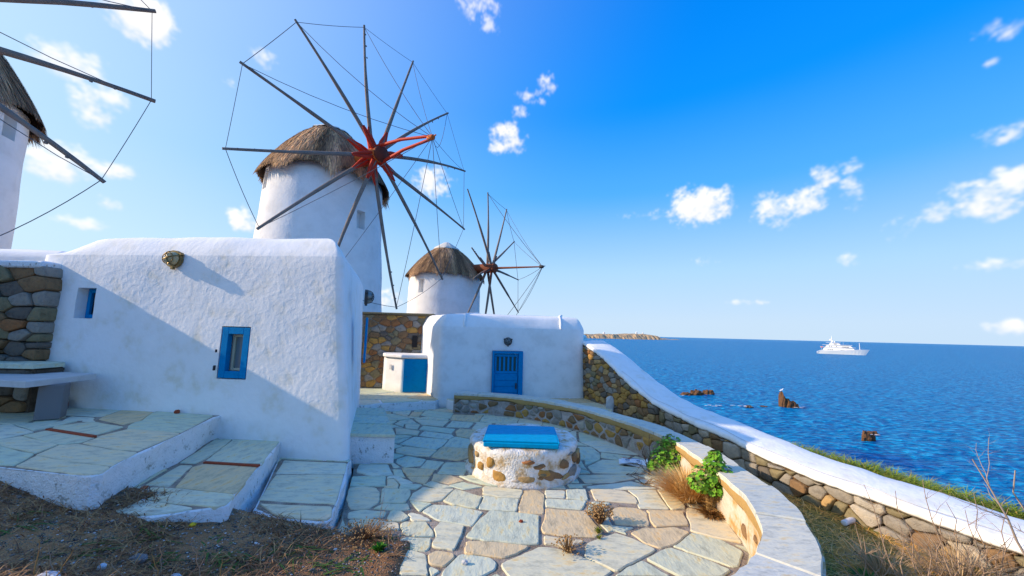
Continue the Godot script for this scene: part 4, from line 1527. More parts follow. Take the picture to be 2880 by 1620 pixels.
# ---------------------------------------------------------------- courtyard, steps, terrace
const COURT_FRONT := [
	[-2.94, -7.47, -2.30, -7.51, -2.17, -7.09, -2.79, -7.05],
	[-2.77, -6.94, -2.57, -7.03, -2.30, -6.99, -2.15, -6.76, -2.06, -6.46, -2.13, -6.23, -2.39, -6.19, -2.63, -6.57],
	[-2.16, -6.95, -1.69, -6.95, -1.63, -6.74, -1.64, -6.44, -2.02, -6.44],
	[-2.05, -6.23, -1.95, -6.43, -1.59, -6.42, -1.51, -6.24, -1.63, -6.19],
	[-2.38, -6.08, -2.21, -6.18, -1.84, -6.14, -1.82, -5.99, -2.01, -5.92, -2.32, -5.92],
	[-1.74, -5.91, -1.76, -6.14, -1.63, -6.16, -1.45, -5.97, -1.50, -5.86, -1.68, -5.84],
	[-2.27, -5.84, -1.94, -5.88, -1.55, -5.78, -1.49, -5.62, -1.68, -5.60, -2.14, -5.66],
	[-1.62, -6.74, -1.48, -7.05, -1.19, -7.01, -0.94, -7.02, -1.07, -6.57, -1.21, -6.51, -1.58, -6.56],
	[-1.57, -6.51, -1.21, -6.44, -1.34, -6.17],
	[-1.46, -6.11, -1.29, -6.06, -1.10, -5.90, -1.36, -5.87, -1.48, -6.05],
	[-1.18, -6.39, -0.78, -6.37, -0.37, -6.20, -0.49, -5.78, -0.99, -5.91, -1.28, -6.16],
	[-0.91, -7.00, -0.42, -6.73, -0.47, -6.32, -0.78, -6.37, -1.04, -6.54],
	[-1.04, -7.19, -0.82, -7.36, -0.43, -7.17, -0.76, -7.03],
	[-0.42, -7.17, 0.27, -7.04, 0.22, -6.72, -0.12, -6.75, -0.41, -6.86],
	[-0.40, -6.80, 0.20, -6.70, 0.15, -6.25, -0.46, -6.32],
	[-1.50, -5.77, -1.47, -5.83, -1.16, -5.84, -1.01, -5.58, -0.98, -5.47, -1.19, -5.46, -1.39, -5.51],
	[-1.40, -5.39, -1.22, -5.46, -1.01, -5.44, -0.98, -5.22, -1.00, -5.13, -1.33, -5.17],
	[-1.00, -5.66, -0.94, -5.87, -0.61, -5.79, -0.61, -5.53, -0.66, -5.16, -0.90, -5.21, -0.95, -5.25, -0.95, -5.44],
	[-1.33, -5.09, -1.20, -5.12, -0.99, -5.03, -0.92, -4.76, -0.88, -4.65, -1.18, -4.64],
	[-0.96, -5.02, -0.87, -5.12, -0.65, -5.07, -0.63, -4.99, -0.72, -4.82, -0.88, -4.85, -0.94, -4.92],
	[-0.89, -4.81, -0.76, -4.73, -0.82, -4.65, -0.88, -4.72],
	[-0.56, -5.06, -0.18, -5.00, -0.11, -4.91, -0.12, -4.79, -0.27, -4.65, -0.71, -4.63, -0.71, -4.72],
	[-0.51, -5.35, -0.11, -5.35, 0.30, -5.29, 0.14, -5.11, -0.02, -5.02, -0.50, -5.09],
	[-0.53, -5.48, -0.48, -5.73, -0.25, -6.26, -0.02, -6.24, 0.49, -6.13, 0.43, -5.35, 0.25, -5.33, -0.26, -5.39],
	[-2.23, -7.33, -2.13, -7.40, -1.95, -7.16, -1.92, -6.99, -2.15, -7.03],
	[-1.92, -7.10, -1.70, -7.18, -1.53, -7.16, -1.60, -6.98, -1.88, -6.98],
	[-1.90, -7.54, -1.48, -7.57, -1.50, -7.25, -1.75, -7.36],
	[-1.51, -7.19, -1.40, -7.35, -0.95, -7.11, -1.20, -7.03],
	[0.26, -7.03, 0.55, -7.05, 0.64, -6.89, 0.57, -6.20, 0.20, -6.21],
	[0.69, -7.09, 1.02, -7.08, 0.98, -6.79, 0.65, -6.79],
	[1.07, -7.11, 1.40, -7.17, 1.36, -6.72, 1.00, -6.76],
	[0.65, -6.71, 1.33, -6.69, 1.19, -6.37, 0.62, -6.45],
	[1.51, -7.18, 1.80, -7.21, 2.11, -7.11, 2.21, -6.89, 2.17, -6.65, 1.50, -6.73],
	[2.19, -7.18, 2.68, -7.21, 2.62, -6.47, 2.15, -6.48, 2.24, -6.96],
	[0.62, -6.36, 1.23, -6.29, 1.30, -5.93, 1.36, -5.71, 1.24, -5.56, 0.83, -5.56, 0.53, -5.63, 0.51, -5.75],
	[1.77, -6.48, 2.12, -6.47, 2.21, -6.32, 2.09, -5.91, 1.62, -5.94, 1.63, -6.24],
	[2.25, -6.40, 2.80, -6.38, 2.69, -5.95, 2.18, -5.88, 2.18, -6.11],
	[2.95, -6.52, 3.36, -6.33, 3.21, -5.51, 2.93, -5.62, 2.66, -5.79, 2.77, -6.15],
	[1.77, -5.69, 2.01, -5.85, 2.47, -5.87, 2.61, -5.75, 2.26, -5.43, 2.03, -5.33, 1.87, -5.45],
	[2.22, -5.39, 2.63, -5.73, 2.97, -5.54, 3.09, -5.29, 2.85, -4.98, 2.76, -4.96, 2.47, -5.19],
	[1.77, -5.06, 2.15, -5.32, 2.48, -5.09, 2.69, -4.88, 2.52, -4.76, 2.04, -4.74],
	[1.28, -4.71, 1.48, -4.89, 1.70, -5.02, 1.92, -4.74],
	[1.34, -5.54, 1.54, -5.66, 1.73, -5.54, 1.95, -5.29, 1.70, -5.09, 1.31, -4.81, 1.00, -5.09, 1.09, -5.38],
	[-0.04, -4.89, 0.17, -5.05, 0.44, -5.27, 0.64, -5.25, 0.96, -5.09, 1.25, -4.80, 1.14, -4.70, 0.83, -4.42, 0.16, -4.40, 0.06, -4.66],
	[2.74, -7.22, 2.96, -7.13, 2.93, -6.52, 2.64, -6.45],
	[1.45, -7.28, 2.38, -7.59, 2.74, -7.29, 2.20, -7.22, 1.55, -7.21]]
const COURT_BACK := [
	[-3.02, -8.10, -2.46, -8.14, -2.20, -7.62, -2.54, -7.53, -2.91, -7.70],
	[-2.88, -7.45, -2.30, -7.49, -2.22, -7.07, -2.74, -7.06],
	[-2.28, -7.91, -2.11, -7.90, -1.92, -7.52, -2.15, -7.61],
	[-2.12, -7.99, -1.46, -7.93, -1.49, -7.37, -1.54, -7.22, -1.81, -7.40],
	[-2.30, -7.49, -2.12, -7.59, -1.72, -7.24, -1.91, -7.11, -2.15, -7.32],
	[-2.37, -8.53, -2.22, -8.74, -1.77, -8.54, -1.79, -8.16, -2.09, -8.06, -2.34, -8.34],
	[-1.74, -8.50, -1.35, -8.41, -1.42, -7.97, -1.76, -8.05],
	[-1.32, -8.38, -0.81, -8.41, -0.85, -7.71, -1.36, -7.77],
	[-1.42, -7.71, -1.08, -7.67, -0.81, -7.41, -1.02, -7.25, -1.40, -7.40],
	[-1.50, -7.34, -1.07, -7.19, -0.94, -7.07, -1.23, -7.00, -1.47, -7.11],
	[-2.60, -9.20, -2.46, -9.40, -1.66, -9.19, -1.74, -8.74, -2.06, -8.76, -2.52, -8.94],
	[-1.66, -8.92, -1.56, -9.43, -0.91, -9.34, -0.87, -8.73, -1.06, -8.51, -1.67, -8.70],
	[-2.63, -9.59, -2.45, -10.26, -1.55, -10.06, -1.60, -9.48, -1.70, -9.23],
	[-1.50, -10.12, -1.37, -10.36, -1.00, -10.16, -0.92, -9.44, -1.54, -9.48],
	[-2.35, -10.39, -2.32, -10.83, -1.54, -10.59, -1.45, -10.41, -1.53, -10.14],
	[-3.20, -11.08, -2.45, -10.82, -2.41, -10.38, -2.70, -10.48, -2.98, -10.45],
	[-2.50, -11.01, -2.49, -11.44, -1.53, -11.18, -1.56, -10.71],
	[-3.02, -11.53, -2.63, -11.57, -2.57, -11.03, -2.90, -11.11],
	[-2.56, -11.58, -2.93, -12.17, -1.86, -12.12, -1.92, -11.42],
	[-1.80, -11.36, -1.74, -12.14, -1.08, -11.97, -1.16, -11.36],
	[-1.45, -10.85, -1.39, -11.19, -0.85, -11.04, -1.01, -10.28, -1.35, -10.42],
	[-1.04, -11.23, -0.96, -11.90, -0.52, -11.95, -0.56, -10.81],
	[-1.85, -13.03, -0.87, -13.03, -0.94, -12.17, -1.82, -12.28],
	[-0.82, -13.03, 0.35, -12.84, 0.25, -12.11, -0.57, -12.02, -0.90, -12.18],
	[0.40, -12.84, 1.16, -12.71, 1.01, -12.00, 0.25, -12.11],
	[-2.91, -13.62, -1.88, -13.25, -1.86, -12.48, -2.87, -12.79],
	[-3.35, -13.95, -3.03, -14.18, -2.88, -13.49, -3.24, -13.33],
	[-3.21, -12.64, -3.26, -13.20, -2.92, -13.25, -2.92, -12.63],
	[-4.16, -13.84, -3.48, -14.06, -3.31, -12.85, -3.85, -13.02],
	[1.20, -12.61, 1.97, -11.83, 1.50, -11.60, 1.05, -12.01],
	[1.74, -9.74, 2.06, -9.76, 2.15, -9.29, 2.06, -8.85, 1.58, -8.77],
	[2.01, -11.15, 2.65, -11.08, 2.80, -10.48, 1.87, -10.23],
	[1.89, -10.17, 2.82, -10.42, 3.33, -9.57, 3.24, -9.24, 2.93, -9.26, 2.20, -9.43, 2.12, -9.77],
	[2.22, -9.34, 2.83, -9.12, 2.57, -8.81, 2.12, -8.98],
	[1.71, -8.74, 2.05, -8.81, 1.67, -8.43],
	[1.70, -8.35, 2.11, -8.81, 2.58, -8.77, 2.45, -8.41, 2.96, -8.37, 2.68, -8.00, 1.74, -8.01],
	[1.39, -7.85, 2.46, -7.96, 2.61, -7.80, 1.96, -7.52, 1.47, -7.48]]
const TERRACE_FLAGS := [
	[-9.62, -8.40, -9.55, -8.57, -7.98, -8.02, -7.75, -7.46, -8.52, -7.49],
	[-7.71, -7.41, -8.02, -8.08, -7.22, -7.93, -6.76, -7.17, -6.79, -6.91, -7.57, -7.25],
	[-6.66, -6.92, -7.15, -7.92, -5.86, -7.74, -5.44, -6.53, -6.48, -6.69],
	[-7.69, -6.66, -7.43, -7.02, -6.61, -6.73, -6.55, -6.25, -7.53, -6.50],
	[-7.52, -6.12, -7.52, -6.41, -6.41, -6.10, -6.34, -5.85, -6.54, -5.74],
	[-6.29, -5.82, -6.43, -6.14, -6.41, -6.70, -5.39, -6.44, -5.20, -5.56, -5.58, -5.61],
	[-7.57, -5.88, -7.50, -6.08, -6.53, -5.73, -6.37, -5.33, -7.24, -5.63],
	[-6.28, -5.28, -6.47, -5.70, -6.29, -5.75, -5.50, -5.55, -5.15, -5.49, -4.95, -4.95, -5.37, -5.05],
	[-6.02, -4.88, -6.22, -5.23, -5.78, -5.15, -5.25, -4.98, -4.92, -4.91, -4.83, -4.73, -4.93, -4.68, -5.40, -4.75],
	[-7.16, -5.57, -6.35, -5.30, -6.06, -4.90, -6.26, -4.91, -6.57, -4.96, -7.57, -5.67],
	[-8.62, -6.66, -8.52, -6.72, -7.62, -6.31, -7.64, -5.93, -8.01, -5.99, -8.85, -6.59],
	[-8.47, -6.73, -8.16, -6.91, -7.77, -7.06, -7.73, -6.66, -7.72, -6.39],
	[-9.71, -7.47, -9.47, -7.83, -8.58, -7.13, -8.37, -6.74, -8.80, -6.79, -8.97, -6.68, -9.88, -7.33],
	[-10.49, -8.05, -10.04, -8.26, -9.55, -7.89, -9.79, -7.53, -10.18, -7.54, -10.83, -8.01]]
const STEP_FLAGS := [
	[-5.29, -6.42, -5.72, -7.70, -5.50, -7.87, -5.33, -7.46, -5.07, -6.68, -5.05, -6.41],
	[-4.96, -6.52, -5.10, -6.90, -5.40, -7.73, -4.49, -7.74, -4.04, -6.50],
	[-4.55, -5.50, -4.93, -6.23, -4.87, -6.37, -4.00, -6.33, -3.64, -5.35],
	[-5.01, -5.54, -5.20, -6.32, -5.02, -6.32, -4.80, -5.84, -4.68, -5.52],
	[-4.74, -5.16, -4.85, -5.46, -4.47, -5.44, -3.60, -5.29, -3.51, -5.03, -3.60, -4.95, -4.33, -5.06],
	[-4.76, -4.89, -4.72, -5.06, -4.45, -5.04, -3.82, -4.90, -3.93, -4.82, -4.14, -4.74, -4.60, -4.75]]
const LOW_STEP_FLAGS := [
	[-4.00, -6.88, -4.25, -7.54, -3.04, -7.48, -2.86, -6.96],
	[-3.62, -5.85, -3.96, -6.82, -2.85, -6.90, -2.48, -5.78, -2.58, -5.82],
	[-3.52, -5.72, -2.48, -5.69, -2.34, -5.38, -2.40, -5.33, -2.89, -5.38, -3.10, -5.43]]
const LEFT_SPARS := [28.8, 6.6, -1.2, 6.1, -32.8, 6.2, -60.4, 6.6, 120.0, 6.4, 90.0, 6.4, 60.0, 6.4]

func region_of(flat: Array) -> PackedVector2Array:
	var p := PackedVector2Array()
	for i in range(0, flat.size(), 2):
		p.append(Vector2(flat[i], flat[i + 1]))
	return p

func _bedding(parent: Node3D, flat: Array, y: float) -> void:   # the mortar that the joints show
	var p := shrink(foot_of(flat), 0.03)
	var f := []
	for q in p:
		f.append(q.x)
		f.append(-q.y)
	part(parent, "bedding", prism(f, y - 0.03, y, 0.002), M.mortar)

func make_courtyard() -> void:
	rng.seed = 51
	var edge := [-2.95, -7.6, -2.45, -6.0, -2.3, -5.42, -1.75, -5.5, -1.42, -5.35, -1.32, -4.9, -1.2, -4.3, -1.1, -3.0, 1.6, -3.0, 2.3, -3.9, 2.85, -4.5, 3.2, -5.2, 3.4, -6.1, 3.46, -7.0, 3.44, -8.1, 3.26, -8.95, 2.84, -9.95, 2.2, -11.1, 1.35, -12.1, 0.25, -12.85, -0.8, -13.2, -1.9, -13.35, -2.0, -14.2, -2.6, -14.0, -4.6, -13.2, -4.9, -12.8]
	var o := setting("courtyard", prism(edge, -0.4, -0.016, 0.002), M.mortar, "flagstone courtyard between the houses and the low curving wall")
	paving(o, COURT_FRONT + COURT_BACK, region_of(edge), -0.012, 0.5)
	# weeds and crumbs of earth in the joints
	var spots := []
	var tints := []
	var grit := []
	var grit_tints := []
	for i in 9000:
		var x := rng.randf_range(-2.6, 3.4)
		var z := rng.randf_range(-11.0, -4.2)
		if soft.get_noise_2d(x * 45.0, z * 45.0 + 30.0) < -0.05:
			continue
		var q := Vector2(x, -z)
		var free := true
		for p in laid_last:
			if absf(p[0].x - x) < 1.6 and absf(p[0].y + z) < 1.6 and Geometry2D.is_point_in_polygon(q, p):
				free = false
				break
		if not free or Vector2(x - 0.33, z + 8.25).length() < 1.2 or (z < -7.9 and x < -1.9):
			continue
		if rng.randf() < 0.45:
			for k in 3:
				spots.append(Transform3D(turned(rng.randf() * TAU, rng.randf_range(0.2, 1.2), Vector3(1, rng.randf_range(0.02, 0.06), 1)), Vector3(x + rng.randf_range(-0.01, 0.01), -0.016, z)))
				tints.append((Color(0.45, 0.28, 0.12) if rng.randf() < 0.7 else Color(0.18, 0.24, 0.05)) * rng.randf_range(0.6, 1.2))
		else:
			var s := rng.randf_range(0.008, 0.022)
			grit.append(Transform3D(turned(rng.randf() * TAU, 0.0, Vector3(s, s * 0.7, s)), Vector3(x, -0.012, z)))
			grit_tints.append(Color(0.40, 0.30, 0.21) * rng.randf_range(0.6, 1.3))
	scatter("joint_weeds", "small dry weeds rooted in the joints of the courtyard paving", blade(0.004, 0.3), M.plant, spots, tints)
	scatter("joint_grit", "crumbs of earth and grit in the joints of the courtyard paving", pebble_mesh(), M.plant, grit, grit_tints)
	# raised floors at the back
	var back := [-4.72, -12.75, -4.45, -13.15, -2.62, -13.85, -2.55, -14.3, -4.4, -18.0, -8.6, -17.0, -8.6, -13.0]
	var b := setting("back_step", prism(back, -0.2, 0.27, 0.02, 0.015), M.white_worn, "raised flagged step in front of the meter cupboard")
	paving(b, [], region_of(back), 0.27, 0.7)
	var dt := [-2.2, -13.95, -1.9, -13.7, 0.2, -13.3, 1.9, -12.3, 2.7, -11.3, 3.0, -11.4, 3.55, -13.2, 3.1, -15.3, -2.4, -14.4]
	var d := setting("door_step", prism(dt, -0.2, 0.30, 0.02, 0.01), M.white_smooth, "raised flagged floor before the blue plank door")
	paving(d, [], region_of(dt), 0.30, 0.8)
	# terrace and the two steps below it
	var t := [-5.72, -8.0, -5.76, -7.66, -5.34, -6.41, -5.1, -5.45, -4.9, -4.93, -4.8, -4.74, -4.86, -4.66, -5.0, -4.64, -5.5, -4.72, -6.04, -4.81, -6.6, -4.9, -9.0, -5.3, -13.0, -5.8, -13.0, -8.6]
	var te := setting("terrace", prism(t, 0.0, 0.965, 0.015, 0.05), M.white_worn, "raised flagstone terrace with peeling blue-white risers")
	_bedding(te, t, 0.968)
	paving(te, TERRACE_FLAGS, region_of(t), 0.968, 0.6)
	var s2 := [-5.9, -7.95, -4.46, -7.85, -4.46, -7.74, -3.95, -6.32, -3.6, -5.3, -3.49, -5.06, -3.52, -4.98, -3.76, -4.87, -4.14, -4.74, -4.45, -4.70, -4.70, -4.74, -5.0, -5.1]
	var st := setting("step", prism(s2, 0.0, 0.52, 0.015, 0.045), M.white_worn, "middle flagstone step below the terrace")
	_bedding(st, s2, 0.523)
	paving(st, STEP_FLAGS, region_of(s2), 0.523, 0.5)
	var s3 := [-4.5, -7.8, -3.03, -7.7, -3.0, -7.5, -2.49, -5.97, -2.36, -5.42, -2.38, -5.33, -2.46, -5.29, -3.07, -5.36, -3.52, -5.6]
	var s := setting("step", prism(s3, -0.15, 0.22, 0.015, 0.035), M.white_worn, "lowest flagstone step by the house corner")
	_bedding(s, s3, 0.223)
	paving(s, LOW_STEP_FLAGS, region_of(s3), 0.223, 0.5)
	# red brick strips let into the joints
	for r in [[te, -7.55, -6.44, -6.40, -6.10, 0.995], [st, -4.90, -6.41, -3.95, -6.32, 0.55], [st, -4.81, -5.12, -4.91, -5.44, 0.55]]:
		var a := Vector3(r[1], r[5], r[2])
		var e := Vector3(r[3], r[5], r[4])
		var strip := part(r[0], "brick_strip", box_mesh(Vector3(a.distance_to(e), 0.03, 0.055), 0.006), M.brick_strip, (a + e) * 0.5)
		strip.rotation.y = -atan2((e - a).z, (e - a).x)
	# white masonry seat along the house
	var seat := thing("masonry_seat", "white masonry seat with flagstone top along the large house", "seat", Vector3(-2.9, 0, -8.9))
	var f := [-3.5, -8.15, -2.38, -8.25, -3.42, -10.75, -4.8, -10.75]
	part(seat, "block", prism(f, -0.1, 0.53, 0.02, 0.012), M.white_worn, -seat.position)
	for k in 3:
		var z0 := -8.16 - k * 0.88
		var z1 := z0 - 0.86
		var x0 := -2.35 - (-z0 - 8.16) * 0.42
		var x1 := -2.35 - (-z1 - 8.16) * 0.42
		part(seat, "slab", prism([x0 - 1.1, z0, x0, z0 - 0.03, x1, z1, x1 - 1.25, z1], 0.535, 0.59 + 0.004 * k, 0.012, 0.012), M.flags[[0, 4, 2][k]], -seat.position)

func make_table() -> void:
	var o := thing("stone_table", "pale stone slab table on a square granite pedestal on the terrace", "table", Vector3(-8.4, 1.0, -7.2))
	var g := Geo.new()
	part(o, "tabletop", prism([-8.26, -6.62, -8.40, -7.86, -9.40, -8.0, -10.4, -7.55, -9.9, -6.85], 1.61, 1.72, 0.012), M.marble, -o.position)
	g.box(Vector3.ZERO, Vector3(0.32, 0.62, 0.32), Basis(), 0.012)
	var leg := part(o, "pedestal", g.mesh(false), M.granite, Vector3(-8.38, 1.30, -7.16) - o.position)
	leg.rotation.y = 0.62

func make_well() -> void:
	rng.seed = 61
	var C := Vector3(0.33, 0, -8.25)
	var R := 1.12
	var o := thing("well", "round masonry well with ochre stones in flaking whitewash", "well", C)
	var g := Geo.new()
	var prof := PackedVector2Array([Vector2(R + 0.07, -0.1), Vector2(R + 0.05, 0.05), Vector2(R, 0.15), Vector2(R, 0.3), Vector2(R - 0.01, 0.45), Vector2(R + 0.01, 0.54), Vector2(R - 0.02, 0.60), Vector2(R - 0.08, 0.625), Vector2(0.6, 0.635)])
	g.lathe(prof, 64, Vector3.ZERO, 0.06, noise_of(FastNoiseLite.TYPE_SIMPLEX_SMOOTH, 0.9, 4, 8))
	part(o, "wall", g.mesh(), M.flaking)
	var place := func(s: float, t: float, d: float) -> Vector3:
		var a := s / R
		return C + Vector3(sin(a) * (R + d), t, cos(a) * (R + d))
	rubble(o, TAU * R, 0.5, PackedVector2Array([Vector2(0, 0.06), Vector2(TAU * R, 0.06), Vector2(TAU * R, 0.5), Vector2(0, 0.5)]), func(s: float, t: float, d: float) -> Vector3: return place.call(s + 2.2, t, d), 0.12, 0.3, Vector2(0.75, 1.0), 0.03, Vector2(0.02, 0.035), 0.025, ["ochre", 2, "sand", 2, "brown", 2, "grey", 1, "pale", 2], 700, 0.4)
	# the stones that show: angle round from the front, height, half width, half height, kind
	for k in [[-0.42, 0.13, 0.20, 0.12, "ochre"], [0.02, 0.12, 0.22, 0.09, "sand"], [0.44, 0.15, 0.25, 0.14, "brown"], [-0.62, 0.36, 0.09, 0.10, "ochre"], [-0.85, 0.25, 0.10, 0.09, "ochre"], [-0.98, 0.42, 0.08, 0.06, "sand"], [0.05, 0.44, 0.13, 0.04, "rust"], [0.22, 0.36, 0.11, 0.06, "brown"], [0.68, 0.34, 0.15, 0.10, "brown"], [0.28, 0.22, 0.11, 0.04, "olive"], [1.05, 0.38, 0.13, 0.10, "brown"], [0.95, 0.16, 0.16, 0.11, "grey"], [1.35, 0.3, 0.12, 0.12, "brown"], [-1.3, 0.25, 0.14, 0.13, "brown"], [-1.2, 0.48, 0.1, 0.06, "olive"], [-1.6, 0.3, 0.14, 0.14, "brown"], [0.85, 0.5, 0.12, 0.03, "grey"], [1.8, 0.3, 0.15, 0.13, "grey"], [-2.2, 0.3, 0.2, 0.12, "brown"]]:
		var poly := PackedVector2Array()
		for i in 8:
			var a := TAU * i / 8.0 + rng.randf_range(-0.2, 0.2)
			var w := rng.randf_range(0.7, 1.22)
			poly.append(Vector2(k[0] * R + cos(a) * k[2] * w, k[1] + sin(a) * k[3] * w))
		piece(o, "stone", poly, place, rng.randf_range(0.025, 0.045), 0.03, 0.008, M.stones[k[4]])
	var l := thing("well_cover", "bright blue wooden cover lying on the well", "cover", Vector3(0.26, 0.64, -7.90))
	l.rotation.y = -0.03
	part(l, "box", box_mesh(Vector3(1.40, 0.09, 1.24), 0.018), M.blue_lid, Vector3(0, 0.045, 0))
	for k in 3:
		part(l, "board", box_mesh(Vector3(1.37, 0.03, 0.395), 0.008), M.blue_lid, Vector3(0, 0.106, -0.4 + 0.4 * k))
	for s in [-1, 1]:
		part(l, "batten", box_mesh(Vector3(0.03, 0.035, 1.22), 0.008), M.blue_lid, Vector3(0.70 * s, 0.10, 0))

# ---------------------------------------------------------------- plants
func leaf_shape() -> ArrayMesh:   # a lobed, slightly cupped geranium leaf about 1 across
	var g := Geo.new()
	var c := g.p(Vector3(0, -0.03, 0))
	var n := 15
	for i in n:
		var a := TAU * i / n
		var r := 0.5 * (1.0 if i % 3 != 0 else 0.72)
		g.p(Vector3(cos(a) * r, 0.06 + 0.03 * (i % 2), sin(a) * r))
	for i in n:
		g.t(c, 1 + (i + 1) % n, 1 + i)
	return g.mesh()

func geranium(label: String, base: Vector3, clumps: Array, trunk: Array, count: int, seed_: int) -> void:
	rng.seed = seed_
	var o := thing("geranium_bush", label, "bush", base)
	var lf := leaf_shape()
	var by := [[], [], [], []]
	for i in count:
		var k: Array = clumps[rng.randi() % clumps.size()]
		var d := Vector3(rng.randf_range(-1, 1), rng.randf_range(-1, 1), rng.randf_range(-1, 1))
		if d.length() > 1.0 or d.length() < 0.2:
			continue
		d = d.normalized() * pow(d.length(), 0.45)
		var at: Vector3 = k[0] + Vector3(d.x * k[1], d.y * k[1] * 0.85, d.z * k[1])
		var up := (d + Vector3(0, 0.9, 0) + Vector3(rng.randf_range(-0.5, 0.5), rng.randf_range(-0.3, 0.3), rng.randf_range(-0.5, 0.5))).normalized()
		var x := up.cross(Vector3(rng.randf() - 0.5, rng.randf() - 0.5, rng.randf() - 0.5)).normalized()
		var s := rng.randf_range(0.035, 0.09)
		by[rng.randi() % 4].append(Transform3D(Basis(x, up, x.cross(up)) * Basis().scaled(Vector3(s, s, s)), at))
	for k in 4:
		var g := Geo.new()
		var src := lf.surface_get_arrays(0)
		var vs: PackedVector3Array = src[Mesh.ARRAY_VERTEX]
		var ix: PackedInt32Array = src[Mesh.ARRAY_INDEX]
		for tf in by[k]:
			var s := g.v.size()
			for q in vs:
				g.p(tf * q)
			for q in ix:
				g.idx.append(s + q)
		var f := part(o, "leaves", g.mesh(), M.leaf[k])
		f.set_meta("kind", "stuff")
	for t in trunk:
		var g := Geo.new()
		g.tube(PackedVector3Array([Vector3(t[0], -0.02, t[1]), (Vector3(t[0], 0, t[1]) + (t[2] as Vector3)) * 0.5 + Vector3(0.02, 0.05, 0.02), t[2]]), PackedFloat32Array([0.028, 0.022, 0.015]), 7)
		part(o, "stem", g.mesh(), M.stem)

func tuft(called: String, label: String, category: String, at: Vector3, count: int, h: float, spread: float, cols: Array, seed_: int, heads := false, wdt := 0.004, group := "", lean := Vector3.ZERO, mess := 0.03) -> Node3D:
	rng.seed = seed_
	var o := thing(called, label, category, at, group)
	var g := Geo.new()
	for i in count:
		var a := rng.randf() * TAU
		var out := sqrt(rng.randf()) * spread
		var hh := h * rng.randf_range(0.55, 1.1)
		var c: Color = cols[rng.randi() % cols.size()]
		var k := rng.randf_range(0.7, 1.25)
		g.tint = Color(c.r * k, c.g * k, c.b * k)
		var d := Vector3(cos(a), 0, sin(a))
		var p0 := d * out * 0.22
		var p2 := d * out + Vector3(0, hh * (1.0 - 0.35 * out / spread), 0) + lean * hh + Vector3(rng.randf_range(-mess, mess), rng.randf_range(-mess, mess) * 0.6, rng.randf_range(-mess, mess))
		var p1 := p0.lerp(p2, 0.5) + Vector3(0, hh * 0.14, 0)
		var side := Vector3(-d.z, 0, d.x) * wdt
		var s := g.p(p0 - side)
		g.p(p0 + side)
		g.p(p1 - side)
		g.p(p1 + side)
		g.p(p2)
		g.q(s, s + 2, s + 3, s + 1)
		g.t(s + 2, s + 4, s + 3)
		if heads and rng.randf() < 0.5:
			g.tint = Color(0.42, 0.25, 0.10) * rng.randf_range(0.7, 1.3)
			g.box(p2, Vector3(0.016, 0.014, 0.016), Basis(Vector3.UP, a), 0.005)
	part(o, "blades", g.mesh(false, true), M.plant).set_meta("kind", "stuff")
	return o

func twigs(called: String, label: String, category: String, base: Vector3, stems: Array, m: Material, seed_: int, r: float, group := "", forks := 4) -> void:
	rng.seed = seed_
	var o := thing(called, label, category, base, group)
	for tip in stems:
		var g := Geo.new()
		_branch(g, Vector3.ZERO, tip, r, forks)
		part(o, "stem", g.mesh(), m)

func _branch(g: Geo, a: Vector3, b: Vector3, r: float, forks: int) -> void:
	var pts := PackedVector3Array()
	var rad := PackedFloat32Array()
	var l := a.distance_to(b)
	for i in 7:
		var t := i / 6.0
		var w := 0.0 if i == 0 else l * 0.03
		pts.append(a.lerp(b, t) + Vector3(rng.randf_range(-w, w), rng.randf_range(-w, w), rng.randf_range(-w, w)))
		rad.append(r * lerpf(1.0, 0.35, t))
	g.tube(pts, rad, 5)
	if r < 0.0018:
		return
	for k in forks:
		var i := rng.randi_range(2, 5)
		var d := (b - a).normalized()
		var s := d.cross(Vector3(rng.randf() - 0.5, rng.randf() - 0.5, rng.randf() - 0.5)).normalized()
		_branch(g, pts[i], pts[i] + (d * 0.6 + s * 0.7) * l * rng.randf_range(0.18, 0.38), rad[i] * 0.6, maxi(forks - 2, 0))

func scatter(called: String, label: String, m: Mesh, material: Material, spots: Array, tints: Array) -> void:
	var mm := MultiMesh.new()
	mm.transform_format = MultiMesh.TRANSFORM_3D
	mm.use_colors = true
	mm.mesh = m
	mm.instance_count = spots.size()
	for i in spots.size():
		mm.set_instance_transform(i, spots[i])
		mm.set_instance_color(i, tints[i])
	var o := MultiMeshInstance3D.new()
	o.name = called
	o.multimesh = mm
	o.material_override = material
	add_child(o, true)
	o.set_meta("kind", "stuff")
	o.set_meta("label", label)

func blade(w: float, bend: float) -> ArrayMesh:
	var g := Geo.new()
	g.p(Vector3(-w, 0, 0))
	g.p(Vector3(w, 0, 0))
	g.p(Vector3(-w * 0.8, 0.55, bend * 0.3))
	g.p(Vector3(w * 0.8, 0.55, bend * 0.3))
	g.p(Vector3(0, 1.0, bend))
	g.q(0, 1, 3, 2)
	g.t(2, 3, 4)
	return g.mesh(false)

func pebble_mesh() -> ArrayMesh:
	var s := SphereMesh.new()
	s.radius = 0.5
	s.height = 0.7
	s.radial_segments = 7
	s.rings = 4
	var am := ArrayMesh.new()
	am.add_surface_from_arrays(Mesh.PRIMITIVE_TRIANGLES, s.get_mesh_arrays())
	return am

func turned(yaw: float, tilt: float, s: Vector3) -> Basis:
	return Basis(Vector3.UP, yaw) * Basis(Vector3.RIGHT, tilt) * Basis().scaled(s)

